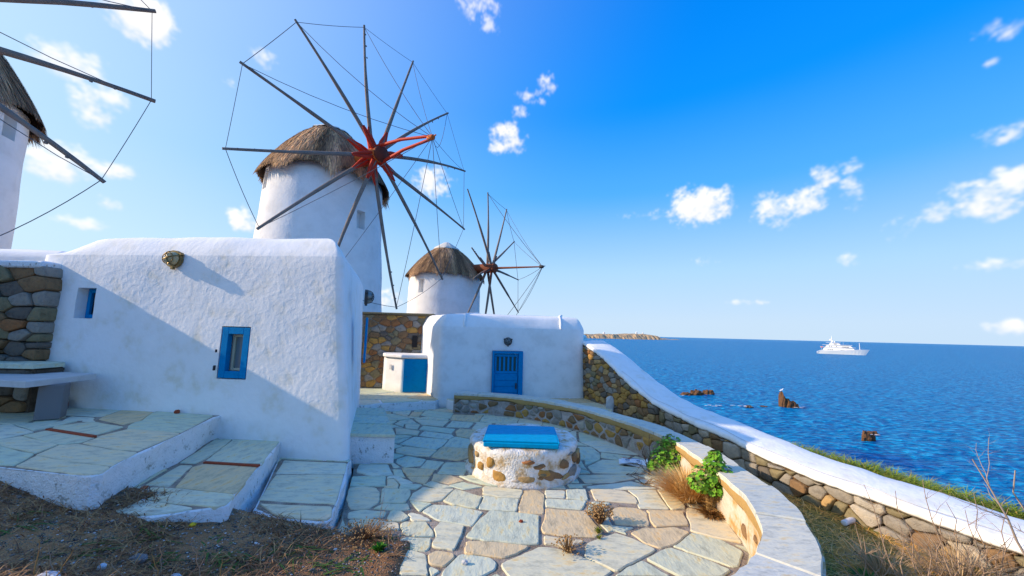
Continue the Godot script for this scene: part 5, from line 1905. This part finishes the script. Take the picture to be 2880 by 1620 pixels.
func make_ground_cover() -> void:
	rng.seed = 71
	# dead straw lying over the bank, with tufts that stand
	var spots := []
	var tints := []
	for i in 15000:
		var x := rng.randf_range(-6.8, -1.15)
		var z := rng.randf_range(-5.6, -3.3)
		var k := soft.get_noise_2d(x * 55.0 + 90.0, z * 55.0)
		if k < rng.randf_range(-0.28, 0.16):
			continue
		if x > -1.5 and rng.randf() < (x + 1.5) * 4.0:
			continue
		var lie := rng.randf_range(0.5, 1.5)
		spots.append(Transform3D(turned(rng.randf() * TAU, lie, Vector3(1, rng.randf_range(0.06, 0.22), 1)), Vector3(x, land(x, z) + 0.004, z)))
		var c := Color(0.46, 0.26, 0.115) if rng.randf() < 0.55 else Color(0.24, 0.12, 0.065)
		tints.append(c * rng.randf_range(0.5, 1.25))
	scatter("dry_straw", "dead brown straw strewn over the earth bank at lower left", blade(0.005, 0.1), M.plant, spots, tints)
	spots = []
	tints = []
	for i in 4200:
		var x := rng.randf_range(-6.8, -1.2)
		var z := rng.randf_range(-5.6, -3.3)
		var s := rng.randf_range(0.008, 0.03) * (1.0 if rng.randf() < 0.96 else 1.8)
		spots.append(Transform3D(turned(rng.randf() * TAU, rng.randf_range(-0.3, 0.3), Vector3(s, s * 0.7, s * rng.randf_range(0.6, 1.0))), Vector3(x, land(x, z) + s * 0.1, z)))
		var c := Color(0.34, 0.27, 0.22) if rng.randf() < 0.7 else Color(0.55, 0.52, 0.5)
		tints.append(c * rng.randf_range(0.5, 1.2))
	scatter("gravel", "small grey gravel in the earth bank at lower left", pebble_mesh(), M.plant, spots, tints)
	spots = []
	tints = []
	for k in [[-1.55, -4.75, 0.35], [-2.0, -4.55, 0.4], [-2.6, -4.75, 0.3], [-3.1, -4.95, 0.25], [-3.9, -4.6, 0.3], [-4.4, -4.1, 0.25], [-5.2, -4.3, 0.2], [-1.6, -5.3, 0.2], [-3.4, -4.35, 0.35], [-2.3, -4.3, 0.3], [-4.1, -5.0, 0.15], [-2.9, -4.4, 0.2]]:
		for i in 150:
			var a := rng.randf() * TAU
			var r: float = sqrt(rng.randf()) * k[2]
			var x: float = k[0] + cos(a) * r
			var z: float = k[1] + sin(a) * r
			if soft.get_noise_2d(x * 130.0, z * 130.0) < 0.02:
				continue
			spots.append(Transform3D(turned(rng.randf() * TAU, rng.randf_range(0.1, 1.0), Vector3(rng.randf_range(2.0, 4.0), rng.randf_range(0.025, 0.06), 1)), Vector3(x, land(x, z), z)))
			tints.append(Color(0.035, 0.11, 0.02).lerp(Color(0.10, 0.16, 0.03), rng.randf()))
	scatter("green_sprouts", "small green sprouts in the earth bank at lower left", blade(0.004, 0.3), M.plant, spots, tints)
	# the strip between the two walls
	spots = []
	tints = []
	for i in 26000:
		var z := rng.randf_range(-9.5, -3.2)
		var x := rng.randf_range(3.35, 6.6)
		if x > seawall_x(z) - 0.03:
			continue
		var k := soft.get_noise_2d(x * 30.0, z * 30.0) - (0.15 if seawall_x(z) - x < 0.7 else 0.0)
		var lie := rng.randf_range(0.2, 1.35)
		spots.append(Transform3D(turned(rng.randf() * TAU, lie, Vector3(1, rng.randf_range(0.04, 0.15), 1)), Vector3(x, land(x, z), z)))
		var c := Color(0.95, 0.50, 0.12) if k < 0.10 else Color(0.32, 0.32, 0.06)
		if rng.randf() < 0.2:
			c = Color(0.72, 0.5, 0.22)
		tints.append(c * rng.randf_range(0.6, 1.2))
	scatter("dry_grass", "orange and olive dry grass between the low wall and sea wall", blade(0.004, 0.25), M.plant, spots, tints)
	# the green edge past the sea wall
	spots = []
	tints = []
	for i in 16000:
		var z := rng.randf_range(-9.9, -5.2)
		var over := rng.randf_range(1.05, 1.85) + soft.get_noise_2d(z * 25.0, 3.0) * 0.3
		var x := seawall_x(z) + over
		var hgt := rng.randf_range(0.12, 0.28) * clampf((over - 0.95) * 1.6, 0.25, 1.0) * clampf((-5.3 - z) * 2.5, 0.3, 1.0)
		spots.append(Transform3D(turned(rng.randf() * TAU, rng.randf_range(0.0, 0.6), Vector3(1.3, hgt, 1)), Vector3(x, land(x, z), z)))
		var c := Color(0.24, 0.34, 0.03) if rng.randf() < 0.75 else Color(0.42, 0.34, 0.08)
		tints.append(c * rng.randf_range(0.6, 1.25))
	scatter("shore_grass", "green grass along the cliff edge beyond the sea wall", blade(0.006, 0.3), M.plant, spots, tints)

func make_plants() -> void:
	geranium("round green geranium bush against the low wall, farther of the two", Vector3(3.18, 0, -8.0),
		[[Vector3(0.10, 0.42, -0.12), 0.26], [Vector3(0.18, 0.58, -0.1), 0.2], [Vector3(-0.1, 0.30, 0.02), 0.22], [Vector3(0.05, 0.2, 0.15), 0.18], [Vector3(0.22, 0.36, 0.05), 0.2], [Vector3(-0.24, 0.2, 0.1), 0.13]], [[0.0, 0.0, Vector3(0.1, 0.4, -0.1)]], 2000, 5)
	geranium("green geranium bush on a bare ochre stem by the low wall, nearer of the two", Vector3(3.24, 0, -6.42),
		[[Vector3(0.0, 0.52, 0.0), 0.24], [Vector3(0.22, 0.55, 0.02), 0.22], [Vector3(0.12, 0.72, 0.0), 0.16], [Vector3(-0.16, 0.45, 0.05), 0.17], [Vector3(0.14, 0.86, 0.0), 0.09], [Vector3(0.34, 0.42, 0.0), 0.14], [Vector3(0.06, 0.40, 0.1), 0.16]], [[0.02, 0.0, Vector3(0.04, 0.45, 0.0)], [-0.02, 0.03, Vector3(-0.12, 0.4, 0.05)], [0.05, -0.02, Vector3(0.25, 0.42, 0.0)]], 2100, 6)
	tuft("straw_bush", "wiry golden dry bush between the two geraniums", "dry bush", Vector3(3.10, 0.0, -6.80), 2200, 0.50, 0.66, [Color(0.80, 0.50, 0.17), Color(0.66, 0.38, 0.12), Color(0.9, 0.62, 0.28)], 7, false, 0.004, "", Vector3(-0.28, 0, 0.0), 0.2)
	tuft("dead_leaf_litter", "brown leaf litter at the foot of the nearer geranium", "leaf litter", Vector3(3.22, 0.0, -6.28), 260, 0.09, 0.28, [Color(0.36, 0.17, 0.04), Color(0.24, 0.12, 0.04)], 8, false, 0.012)
	tuft("dry_tuft", "round brown seed-headed tuft growing between the front flagstones", "dry tuft", Vector3(1.38, 0.0, -5.95), 520, 0.28, 0.2, [Color(0.23, 0.13, 0.07), Color(0.30, 0.18, 0.09), Color(0.18, 0.10, 0.06)], 9, true, 0.0025)
	tuft("dry_tuft", "sparse low brown tuft nearest the camera on the paving", "dry tuft", Vector3(0.80, 0.0, -5.18), 170, 0.18, 0.2, [Color(0.25, 0.14, 0.06), Color(0.33, 0.2, 0.09)], 10, true, 0.0025)
	tuft("green_weed", "small yellow-green weed in the joint below the round tuft", "weed", Vector3(1.30, 0.0, -5.66), 70, 0.09, 0.07, [Color(0.16, 0.23, 0.03), Color(0.28, 0.28, 0.05)], 12, false, 0.007)
	tuft("green_weed", "tiny weed tip in the joint closer to the camera", "weed", Vector3(1.27, 0.0, -5.50), 36, 0.06, 0.05, [Color(0.16, 0.22, 0.03), Color(0.3, 0.28, 0.05)], 13, false, 0.006)
	tuft("leafy_weed", "bright green leafy weed on the earth beside the paving edge", "weed", Vector3(-1.55, land(-1.55, -5.0), -5.0), 120, 0.10, 0.09, [Color(0.06, 0.22, 0.02), Color(0.09, 0.28, 0.02)], 14, false, 0.014)
	tuft("dry_bank_tuft", "straggly brown dry tuft where the bank meets the house corner", "dry tuft", Vector3(-1.85, land(-1.85, -5.3), -5.3), 420, 0.16, 0.4, [Color(0.16, 0.09, 0.05), Color(0.23, 0.13, 0.06)], 15, true, 0.003)
	twigs("dead_bush", "leafless grey-brown dead bush beside the farther geranium", "dead bush", Vector3(2.86, 0.0, -7.98), [Vector3(-0.12, 0.5, 0.0), Vector3(0.1, 0.6, 0.05), Vector3(0.2, 0.42, 0.1), Vector3(-0.3, 0.25, 0.1), Vector3(0.0, 0.4, 0.15), Vector3(-0.18, 0.62, -0.05), Vector3(0.05, 0.75, -0.1)], M.twig_dark, 16, 0.011)
	twigs("fallen_twigs", "dark tangle of fallen twigs on the paving below the newspaper", "twigs", Vector3(2.55, 0.02, -7.4), [Vector3(0.28, 0.10, 0.05), Vector3(-0.22, 0.12, -0.12), Vector3(0.1, 0.14, 0.1), Vector3(-0.1, 0.06, 0.12), Vector3(0.3, 0.05, -0.2)], M.twig_dark, 17, 0.011)
	twigs("fallen_stick", "long thin dry stick lying left of the dead bush", "stick", Vector3(2.35, 0.03, -7.85), [Vector3(0.55, 0.03, 0.02), Vector3(0.3, 0.02, -0.08)], M.twig_dark, 18, 0.008)
	# dry stems at lower right, each rising from the grass strip
	var k := 0
	for s in [[4.05, -4.62, 0.06, 0.62, 0.0], [4.38, -4.5, -0.22, 1.16, -0.1], [4.25, -4.75, -0.1, 0.66, 0.0], [4.62, -4.5, -0.12, 1.12, -0.1], [4.8, -4.65, -0.25, 0.72, 0.0], [4.95, -4.5, -0.16, 1.22, -0.1], [5.0, -4.75, 0.1, 0.8, 0.05], [5.2, -4.5, -0.1, 1.02, -0.1], [5.3, -4.7, -0.25, 0.7, 0.0], [5.45, -4.6, 0.0, 1.1, -0.05], [5.6, -4.75, -0.15, 0.85, 0.0], [5.7, -4.65, 0.1, 0.95, 0.0]]:
		k += 1
		twigs("dry_weed", ["shortest tilted dry weed near the low wall", "pale leaning dry weed over the grass strip", "branching dry weed in front of the stone face", "tall thin dry weed crossing the white cap"][k % 4] + ", " + ["first", "second", "third"][(k - 1) / 4] + " from low wall", "dry weed", Vector3(s[0], land(s[0], s[1]), s[1]), [Vector3(s[2], s[3], s[4]), Vector3(s[2] + 0.3, s[3] * 0.6, s[4] + 0.05), Vector3(s[2] - 0.35, s[3] * 0.55, s[4])], M.twig, 80 + k, 0.008, "dry weeds at lower right", 5)
	tuft("dry_grass_clump", "pale wispy dry grass clump at the bottom right corner", "dry grass", Vector3(5.4, -0.05, -4.85), 420, 0.5, 0.75, [Color(0.50, 0.36, 0.2), Color(0.42, 0.27, 0.12), Color(0.55, 0.42, 0.27)], 95, false, 0.003)
	tuft("dry_grass_clump", "pale wispy dry grass clump right beside the low wall at bottom right", "dry grass", Vector3(4.55, -0.05, -4.9), 240, 0.36, 0.5, [Color(0.50, 0.36, 0.2), Color(0.42, 0.27, 0.12)], 96, false, 0.003)
	tuft("green_weed", "dark green weed in the shade at the bottom of the grass strip", "weed", Vector3(4.25, -0.05, -4.75), 150, 0.12, 0.25, [Color(0.04, 0.13, 0.03), Color(0.06, 0.17, 0.03)], 97, false, 0.012)
	tuft("green_weed", "green weed among the pale dry stems at lower right", "weed", Vector3(4.75, -0.05, -5.2), 110, 0.10, 0.2, [Color(0.06, 0.17, 0.03), Color(0.10, 0.2, 0.03)], 98, false, 0.012)
	twigs("bare_branch", "thick bare grey branch rising against the sea at the right edge", "branch", Vector3(5.62, -0.05, -4.1), [Vector3(-0.66, 1.58, -0.1), Vector3(-0.24, 1.52, -0.12)], M.branch, 99, 0.016, "", 6)
	# straw stalks standing on the bank
	k = 0
	for s in [[-4.15, -3.62, 0.02, 0.34], [-4.1, -3.72, -0.06, 0.24], [-3.95, -3.6, 0.16, 0.28], [-3.35, -4.0, -0.03, 0.30], [-3.2, -3.85, -0.12, 0.3], [-3.0, -4.05, -0.10, 0.36], [-2.75, -3.95, 0.02, 0.3], [-3.45, -3.8, -0.2, 0.18]]:
		k += 1
		var y := land(s[0], s[1])
		twigs("straw_stalk", ["upright golden straw stalk", "short straw stalk", "leaning straw stalk"][k % 3] + " standing on the bank, number " + ["one", "two", "three", "four", "five", "six", "seven", "eight"][k - 1] + " from the left edge", "straw stalk", Vector3(s[0], y, s[1]), [Vector3(s[2], s[3], 0.02)], M.stem if k % 2 else M.twig, 120 + k, 0.006, "straw stalks on the bank", 1)
	twigs("straw_stalk", "tall forked straw stalk at the edge of the paving below the house corner", "straw stalk", Vector3(-1.72, 0.0, -5.42), [Vector3(0.05, 0.55, 0.0), Vector3(0.12, 0.42, 0.02)], M.twig, 140, 0.005, "straw stalks on the bank", 1)

# ---------------------------------------------------------------- litter and small things
func rock_mesh(r: Vector3, seed_: int, rough: float, segs := 16) -> ArrayMesh:
	var g := Geo.new()
	var n := noise_of(FastNoiseLite.TYPE_SIMPLEX_SMOOTH, 0.9, 4, seed_)
	var last := -1
	var rows := segs / 2 + 1
	for j in rows + 1:
		var b := -PI * 0.5 + PI * j / rows
		var s := g.v.size()
		for k in segs:
			var a := TAU * k / segs
			var d := Vector3(cos(a) * cos(b), sin(b), -sin(a) * cos(b))
			var w := 1.0 + rough * (n.get_noise_3dv(d * 1.6) * 1.6 + 0.5 * absf(n.get_noise_3dv(d * 4.0)))
			g.p(d * r * w)
		if last >= 0:
			g.band(last, s, segs)
		last = s
	return g.mesh(false)

func make_small_things() -> void:
	var p := thing("newspaper", "crumpled folded newspaper lying on the paving by the low wall", "newspaper", Vector3(2.72, 0.01, -8.55))
	p.rotation.y = -0.25
	for lay in 3:
		var g := Geo.new()
		for j in 5:
			for i in 9:
				var x := (i / 8.0 - 0.5) * (0.60 - 0.03 * lay)
				var z := (j / 4.0 - 0.5) * (0.36 - 0.02 * lay)
				g.p(Vector3(x + 0.015 * lay, 0.012 + lay * 0.018 + 0.025 * sin(x * 9.0 + lay) * cos(z * 12.0 + lay * 2.0) + (0.03 if i == 8 and lay == 2 else 0.0), z))
		for j in 4:
			for i in 8:
				g.q(j * 9 + i + 9, j * 9 + i + 10, j * 9 + i + 1, j * 9 + i)
		part(p, "sheet", g.mesh(), M.paper)
	for k in [[-0.14, -0.10, 0.16, 0.02, "print_red"], [0.06, -0.10, 0.18, 0.02, "print_blue"], [0.10, 0.02, 0.07, 0.08, "print_grey"], [-0.12, 0.03, 0.09, 0.07, "print_grey"]]:
		var x: float = k[0]
		var y: float = 0.012 + 0.036 + 0.03
		part(p, "printed_block", box_mesh(Vector3(k[2], 0.004, k[3]), 0.001), M[k[4]], Vector3(x, y, k[1]))
	var b := thing("plastic_bottle", "crushed clear plastic bottle lying in the grass by the sea wall", "bottle", Vector3(5.30, 0.0, -6.20))
	b.rotation = Vector3(0, 0.45, 0)
	var bg := Geo.new()
	bg.tube(PackedVector3Array([Vector3(-0.17, 0, 0), Vector3(-0.16, 0, 0), Vector3(-0.05, 0.005, 0), Vector3(0.06, 0, 0), Vector3(0.12, 0, 0), Vector3(0.15, 0, 0)]), PackedFloat32Array([0.03, 0.042, 0.04, 0.044, 0.035, 0.016]), 12)
	part(b, "body", bg.mesh(), M.plastic)
	part(b, "cap", rod(Vector3(0.148, 0, 0), Vector3(0.175, 0, 0), 0.02, 0.02, 10), M.cap_violet)
	for k in [["pebble", "small red pebble in the middle of the front flagstones", Vector3(0.22, 0.015, -5.90), Vector3(0.03, 0.022, 0.025), "brick_strip"], ["pebble", "red pebble on the terrace against the house wall", Vector3(-6.62, 1.02, -7.80), Vector3(0.05, 0.04, 0.045), "brick_strip"], ["pebble", "white pebble on the paving near the bottom edge", Vector3(-0.48, 0.02, -4.86), Vector3(0.04, 0.03, 0.03), "marble"],
			["loose_stone", "dark broken stone in the corner behind the table", Vector3(-9.15, 1.06, -7.95), Vector3(0.13, 0.11, 0.1), "brick_strip"], ["loose_stone", "grey broken stone in the corner behind the table", Vector3(-9.0, 1.03, -7.85), Vector3(0.10, 0.06, 0.08), "granite"], ["loose_stone", "white and brown stone at the foot of the low house", Vector3(-2.86, 0.36, -14.72), Vector3(0.13, 0.10, 0.1), "cap_white"],
			["upright_slab", "pale upright slab leaning on the sea wall by the low house", Vector3(3.42, 0.46, -13.1), Vector3(0.16, 0.24, 0.06), "marble"], ["loose_stone", "bluish flat stone lying on the bank", Vector3(-3.70, 0.42, -4.12), Vector3(0.09, 0.04, 0.05), "granite"],
			["crumpled_rag", "pale blue crumpled rag on the bank near the left corner", Vector3(-4.02, 0.46, -3.62), Vector3(0.10, 0.04, 0.06), "pale_rag"], ["crumpled_tissue", "white crumpled tissue on the bank at left", Vector3(-3.86, 0.42, -3.92), Vector3(0.035, 0.03, 0.03), "pale_rag"], ["crumpled_tissue", "long white crumpled tissue on the bank farther right", Vector3(-3.22, 0.29, -4.02), Vector3(0.05, 0.02, 0.025), "pale_rag"], ["crumpled_tissue", "white crumpled tissue at the foot of the middle step", Vector3(-4.15, 0.36, -4.90), Vector3(0.05, 0.04, 0.04), "pale_rag"], ["flower_head", "single yellow flower head below the middle step", Vector3(-3.72, 0.33, -4.80), Vector3(0.035, 0.02, 0.035), "yellow"]]:
		var o := part(self, k[0], rock_mesh(k[3], hash(k[1]) % 1000, 0.3, 12), M[k[4]], k[2])
		if k[2].z > -5.2 and k[2].x < -1.5:
			o.position.y = land(k[2].x, k[2].z) + k[3].y * 0.5
		tag(o, k[1], (k[0] as String).replace("_", " "))

# ---------------------------------------------------------------- the sea and what stands in it
func make_sea_things() -> void:
	var o := thing("sea_stack", "tall brown pointed rock standing in the sea", "rock", Vector3(42.0, SEA, -58.6))
	var sp := Geo.new()
	part(o, "spire", rock_mesh(Vector3(0.42, 1.9, 0.6), 3, 0.24, 20), M.searock, Vector3(-0.72, 0.15, 0))
	part(o, "shoulder", rock_mesh(Vector3(0.62, 1.15, 0.6), 4, 0.30, 20), M.searock, Vector3(-0.05, 0.0, 0.2))
	part(o, "foot", rock_mesh(Vector3(0.6, 0.72, 0.6), 5, 0.35, 20), M.searock, Vector3(0.75, 0.0, 0.3))
	var gull := thing("gull", "white gull perched on the tip of the tall sea rock", "bird", Vector3(41.28, SEA + 2.18, -58.6))
	var gg := Geo.new()
	gg.tube(PackedVector3Array([Vector3(-0.34, 0.16, 0), Vector3(-0.2, 0.2, 0), Vector3(0.0, 0.24, 0), Vector3(0.14, 0.32, 0), Vector3(0.19, 0.44, 0), Vector3(0.26, 0.48, 0), Vector3(0.36, 0.46, 0)]), PackedFloat32Array([0.02, 0.09, 0.13, 0.1, 0.065, 0.06, 0.015]), 8)
	gg.tube(PackedVector3Array([Vector3(0.0, 0.14, 0.04), Vector3(0.0, -0.05, 0.04)]), PackedFloat32Array([0.015, 0.012]), 5)
	gg.tube(PackedVector3Array([Vector3(0.0, 0.14, -0.04), Vector3(0.0, -0.05, -0.04)]), PackedFloat32Array([0.015, 0.012]), 5)
	part(gull, "body", gg.mesh(), M.gull)
	var i := 0
	for k in [[25.6, -67.6, 1.6, 0.35, "flat reef rock at the left end of the low reef"], [27.6, -67.9, 1.1, 0.45, "second low reef rock, close to the white wall"], [31.2, -68.0, 1.4, 0.4, "long brown reef rock in the middle of the low reef"], [32.9, -68.4, 1.5, 0.75, "highest brown rock of the low reef"], [34.0, -68.8, 0.9, 0.35, "small rock between the reef and its outlier"], [35.9, -69.8, 1.3, 0.6, "separate brown rock at the right end of the low reef"], [38.2, -58.4, 0.8, 0.12, "wave-washed rock just left of the tall sea rock"], [35.6, -57.6, 0.7, 0.22, "small wave-washed rock halfway between reef and tall rock"], [36.5, -40.0, 0.62, 0.75, "reddish upright rock nearest the shore grass"], [37.3, -40.1, 0.4, 0.5, "small rock touching the reddish upright one"], [39.9, -42.9, 0.9, 0.3, "flat pinkish rock behind the reddish upright one"]]:
		var r := part(self, "sea_rock", rock_mesh(Vector3(k[2] * 0.72, k[3] * 1.1, k[2] * 0.5), 40 + i, 0.4, 18), M.searock, Vector3(k[0], SEA - 0.05, k[1]))
		tag(r, k[4], "rock", "rocks in the sea")
		i += 1
	# white water round the rocks
	rng.seed = 5
	var fg := Geo.new()
	for k in [[43.6, -58.6, 1.0], [42.8, -57.8, 0.6], [28.7, -67.0, 1.3], [34.8, -57.8, 1.4], [30.2, -57.5, 1.2], [39.2, -42.5, 0.8]]:
		for j in 9:
			var x: float = k[0] + rng.randf_range(-1, 1) * k[2]
			var z: float = k[1] + rng.randf_range(-0.4, 0.4) * k[2]
			var w := rng.randf_range(0.12, 0.4)
			var s := fg.v.size()
			fg.p(Vector3(x, SEA + 0.12, z))
			for q in 7:
				var a := TAU * q / 7.0
				fg.p(Vector3(x + cos(a) * w * rng.randf_range(0.6, 1.3), SEA + 0.09, z + sin(a) * w * 0.4))
			for q in 7:
				fg.t(s, s + 1 + (q + 1) % 7, s + 1 + q)
	setting("foam", fg.mesh(), M.gull, "flecks of white water round the rocks", "stuff")
	# the yacht
	var y := thing("yacht", "long white motor yacht anchored on the open sea", "yacht", Vector3(258.5, SEA, -297.0))
	y.rotation.y = -0.62
	y.scale = Vector3(0.76, 0.98, 0.85)
	var hull := Geo.new()
	var last := -1
	for k in 15:
		var t := k / 14.0
		var x := -20.5 + 41.0 * t
		var half := 4.0 * (1.0 - pow(maxf(t - 0.5, 0.0) * 2.0, 2.2)) * (0.82 + 0.18 * minf(t * 5.0, 1.0)) + 0.05
		var deck := lerpf(2.9, 4.3, smoothstep(0.15, 1.0, t))
		if t < 0.08:
			deck = 1.6 + t * 15.0
		var wl := x - (3.6 * pow(maxf(t - 0.7, 0.0) / 0.3, 1.6))
		var ring := PackedVector3Array([Vector3(wl, -0.6, half * 0.55), Vector3(x, deck, half), Vector3(x, deck, -half), Vector3(wl, -0.6, -half * 0.55)])
		var s := hull.ring(ring)
		if last >= 0:
			hull.band(last, s, 4)
		else:
			hull.q(s, s + 1, s + 2, s + 3)
		last = s
	part(y, "hull", hull.mesh(false), M.yacht)
	var decks := [[-15.5, 10.5, 2.9, 5.3, 3.5, 3.0], [-13.5, 8.0, 5.3, 7.2, 3.2, 2.6], [-10.5, -1.0, 7.2, 8.9, 2.5, 1.8]]
	for d in decks:
		var g := Geo.new()
		var x0: float = d[0]
		var x1: float = d[1]
		var ring0 := PackedVector3Array([Vector3(x0, d[2], d[4]), Vector3(x1, d[2], d[4] * 0.7), Vector3(x1, d[2], -d[4] * 0.7), Vector3(x0, d[2], -d[4])])
		var ring1 := PackedVector3Array([Vector3(x0 + 1.2, d[3], d[4] * 0.94), Vector3(x1 - d[5], d[3], d[4] * 0.66), Vector3(x1 - d[5], d[3], -d[4] * 0.66), Vector3(x0 + 1.2, d[3], -d[4] * 0.94)])
		var a := g.ring(ring0)
		var b2 := g.ring(ring1)
		g.band(a, b2, 4)
		g.q(b2, b2 + 1, b2 + 2, b2 + 3)
		var dk := part(y, "deckhouse", g.mesh(false), M.yacht)
		part(dk, "deck_edge", box_mesh(Vector3(x1 - x0 + 1.5, 0.22, d[4] * 2.05), 0.05), M.yacht, Vector3((x0 + x1) * 0.5 - 1.2, d[3] + 0.1, 0))
	for k in [[-11.6, 3.6], [-10.0, 3.6], [-8.4, 3.6], [-10.4, 6.2], [-8.8, 6.2], [-4.8, 6.2], [-13.6, 6.1]]:
		part(y, "window", box_mesh(Vector3(0.75, 0.5, 0.1), 0.05), M.yacht_glass, Vector3(k[0], k[1], (3.5 if k[1] < 5.0 else 3.15) - (k[0] + 15.0) * 0.022))
	for k in [[1.5, 3.35, 6.6], [2.2, 5.85, 5.6], [-5.6, 8.0, 2.2]]:
		var w := part(y, "window", box_mesh(Vector3(k[2], 0.32, 0.1), 0.04), M.yacht_glass, Vector3(k[0], k[1], 2.98 if k[1] < 7.0 else 2.3))
		w.rotation.y = 0.035
	part(y, "mast", rod(Vector3(-8.0, 8.9, 0), Vector3(-7.6, 14.5, 0), 0.75, 0.15, 8), M.yacht)
	for k in [[-8.8, 11.2, 0.85], [-7.2, 10.2, 0.7], [-5.8, 9.7, 0.55]]:
		var sm := SphereMesh.new()
		sm.radius = k[2]
		sm.height = k[2] * 2.0
		sm.radial_segments = 12
		sm.rings = 8
		part(y, "dome", sm, M.yacht, Vector3(k[0], k[1], 0))
	part(y, "foremast", rod(Vector3(13.3, 3.8, 0), Vector3(13.3, 9.2, 0), 0.28, 0.2, 8), M.yacht)
	part(y, "aerial", rod(Vector3(-1.4, 7.2, 0), Vector3(-1.4, 10.4, 0), 0.09, 0.05, 5), M.yacht)
	part(y, "aerial", rod(Vector3(1.0, 7.2, 0), Vector3(1.0, 10.2, 0), 0.09, 0.05, 5), M.yacht)
	part(y, "flagpole", rod(Vector3(-16.4, 3.0, 0), Vector3(-17.4, 6.4, 0), 0.07, 0.05, 5), M.yacht)
	part(y, "flag", box_mesh(Vector3(1.5, 1.1, 0.06), 0.01), M.flag_red, Vector3(-16.3, 5.4, 0))
	# the headland across the bay
	var isle := Geo.new()
	var nn := noise_of(FastNoiseLite.TYPE_SIMPLEX_SMOOTH, 0.012, 5, 91)
	var rows := 12
	var cols := 120
	for j in rows + 1:
		for k in cols + 1:
			var t := float(k) / cols
			var u := float(j) / rows
			var x := lerpf(230.0, 520.0, t)
			var dep := lerpf(-60.0, 160.0, u)
			var crest := 13.0 + 6.5 * exp(-pow((t - 0.72) / 0.2, 2.0)) + 3.0 * exp(-pow((t - 0.3) / 0.12, 2.0))
			crest *= smoothstep(0.0, 0.07, 1.0 - t)
			var cl := smoothstep(0.05, 0.32 + 0.12 * nn.get_noise_2d(x * 2.5, 0.0), u)
			var h := crest * cl + 3.0 * nn.get_noise_2d(x * 1.6, dep * 2.0) * cl - 1.5 + 5.0 * nn.get_noise_2d(x * 5.0, dep * 4.0) * cl * (1.0 - cl) * 4.0
			isle.p(Vector3(x, SEA + h, -1180.0 - t * 130.0 - dep))
	for j in rows:
		for k in cols:
			var a := j * (cols + 1) + k
			isle.q(a, a + 1, a + cols + 2, a + cols + 1)
	setting("headland", isle.mesh(false), M.isle, "pale ochre rocky headland on the horizon beside the low house")
	var isl := Geo.new()
	for k in 25:
		var t := k / 24.0
		var hh := 3.2 * sin(PI * t) * (1.0 + 0.4 * sin(t * 17.0))
		isl.p(Vector3(545.0 + 130.0 * t, SEA - 0.5, -1480.0))
		isl.p(Vector3(545.0 + 130.0 * t, SEA + hh, -1500.0))
		isl.p(Vector3(545.0 + 130.0 * t, SEA - 0.5, -1540.0))
	for k in 24:
		for q in 2:
			isl.q(k * 3 + q, k * 3 + 3 + q, k * 3 + 4 + q, k * 3 + 1 + q)
	setting("islet", isl.mesh(false), M.isle, "low pale islet just right of the headland")
	for k in [[436.0, 20.8, -1318.0, 5.0, "tiny white chapel on the highest part of the headland"], [312.0, 16.6, -1272.0, 6.0, "tiny white house on the left part of the headland"], [462.0, 19.5, -1330.0, 4.0, "tiny white hut toward the right end of the headland"]]:
		var c := thing("white_chapel", k[4], "building", Vector3(k[0], SEA + k[1] - 3.0, k[2]))
		part(c, "wall", box_mesh(Vector3(k[3], 6.0, k[3]), 0.1), M.yacht, Vector3(0, 3.0, 0))
		var dm := SphereMesh.new()
		dm.radius = k[3] * 0.42
		dm.height = k[3] * 0.84
		part(c, "dome", dm, M.yacht, Vector3(0, 6.0, 0))

# ---------------------------------------------------------------- the scene
const SUN_EL := 23.5
var SUN := Vector3(-0.999 * cos(deg_to_rad(SUN_EL)), sin(deg_to_rad(SUN_EL)), 0.045 * cos(deg_to_rad(SUN_EL))).normalized()

func _ready() -> void:
	var cam := Camera3D.new()
	cam.name = "camera"
	cam.position = EYE
	cam.basis = Basis(Vector3.RIGHT, deg_to_rad(6.8)) * Basis(Vector3(0, 0, 1), deg_to_rad(1.46))
	cam.fov = 74.66
	cam.near = 0.05
	cam.far = 90000.0
	add_child(cam)
	cam.current = true
	soft.noise_type = FastNoiseLite.TYPE_SIMPLEX_SMOOTH
	soft.frequency = 0.01
	soft.fractal_octaves = 4
	soft.seed = 12
	var env := Environment.new()
	env.background_mode = Environment.BG_SKY
	env.sky = Sky.new()
	env.sky.sky_material = make_sky()
	env.ambient_light_source = Environment.AMBIENT_SOURCE_SKY
	env.tonemap_mode = Environment.TONE_MAPPER_LINEAR
	env.tonemap_exposure = 1.2
	env.sdfgi_enabled = true
	env.ssao_enabled = true
	env.ssil_enabled = true
	var we := WorldEnvironment.new()
	we.name = "world"
	we.environment = env
	add_child(we)
	var sun := DirectionalLight3D.new()
	sun.name = "sun"
	sun.light_energy = 1.5
	sun.light_color = Color(1.0, 0.80, 0.58).linear_to_srgb()
	sun.light_angular_distance = 0.5
	sun.shadow_enabled = true
	sun.look_at_from_position(Vector3.ZERO, -SUN)
	add_child(sun)
	make_materials()
	make_ground()
	make_sea()
	await make_house()
	await make_low_house()
	await make_windmills()
	make_stone_walls()
	make_sea_wall()
	make_low_wall()
	make_courtyard()
	make_table()
	make_well()
	make_sea_things()
	make_plants()
	make_ground_cover()
	make_small_things()
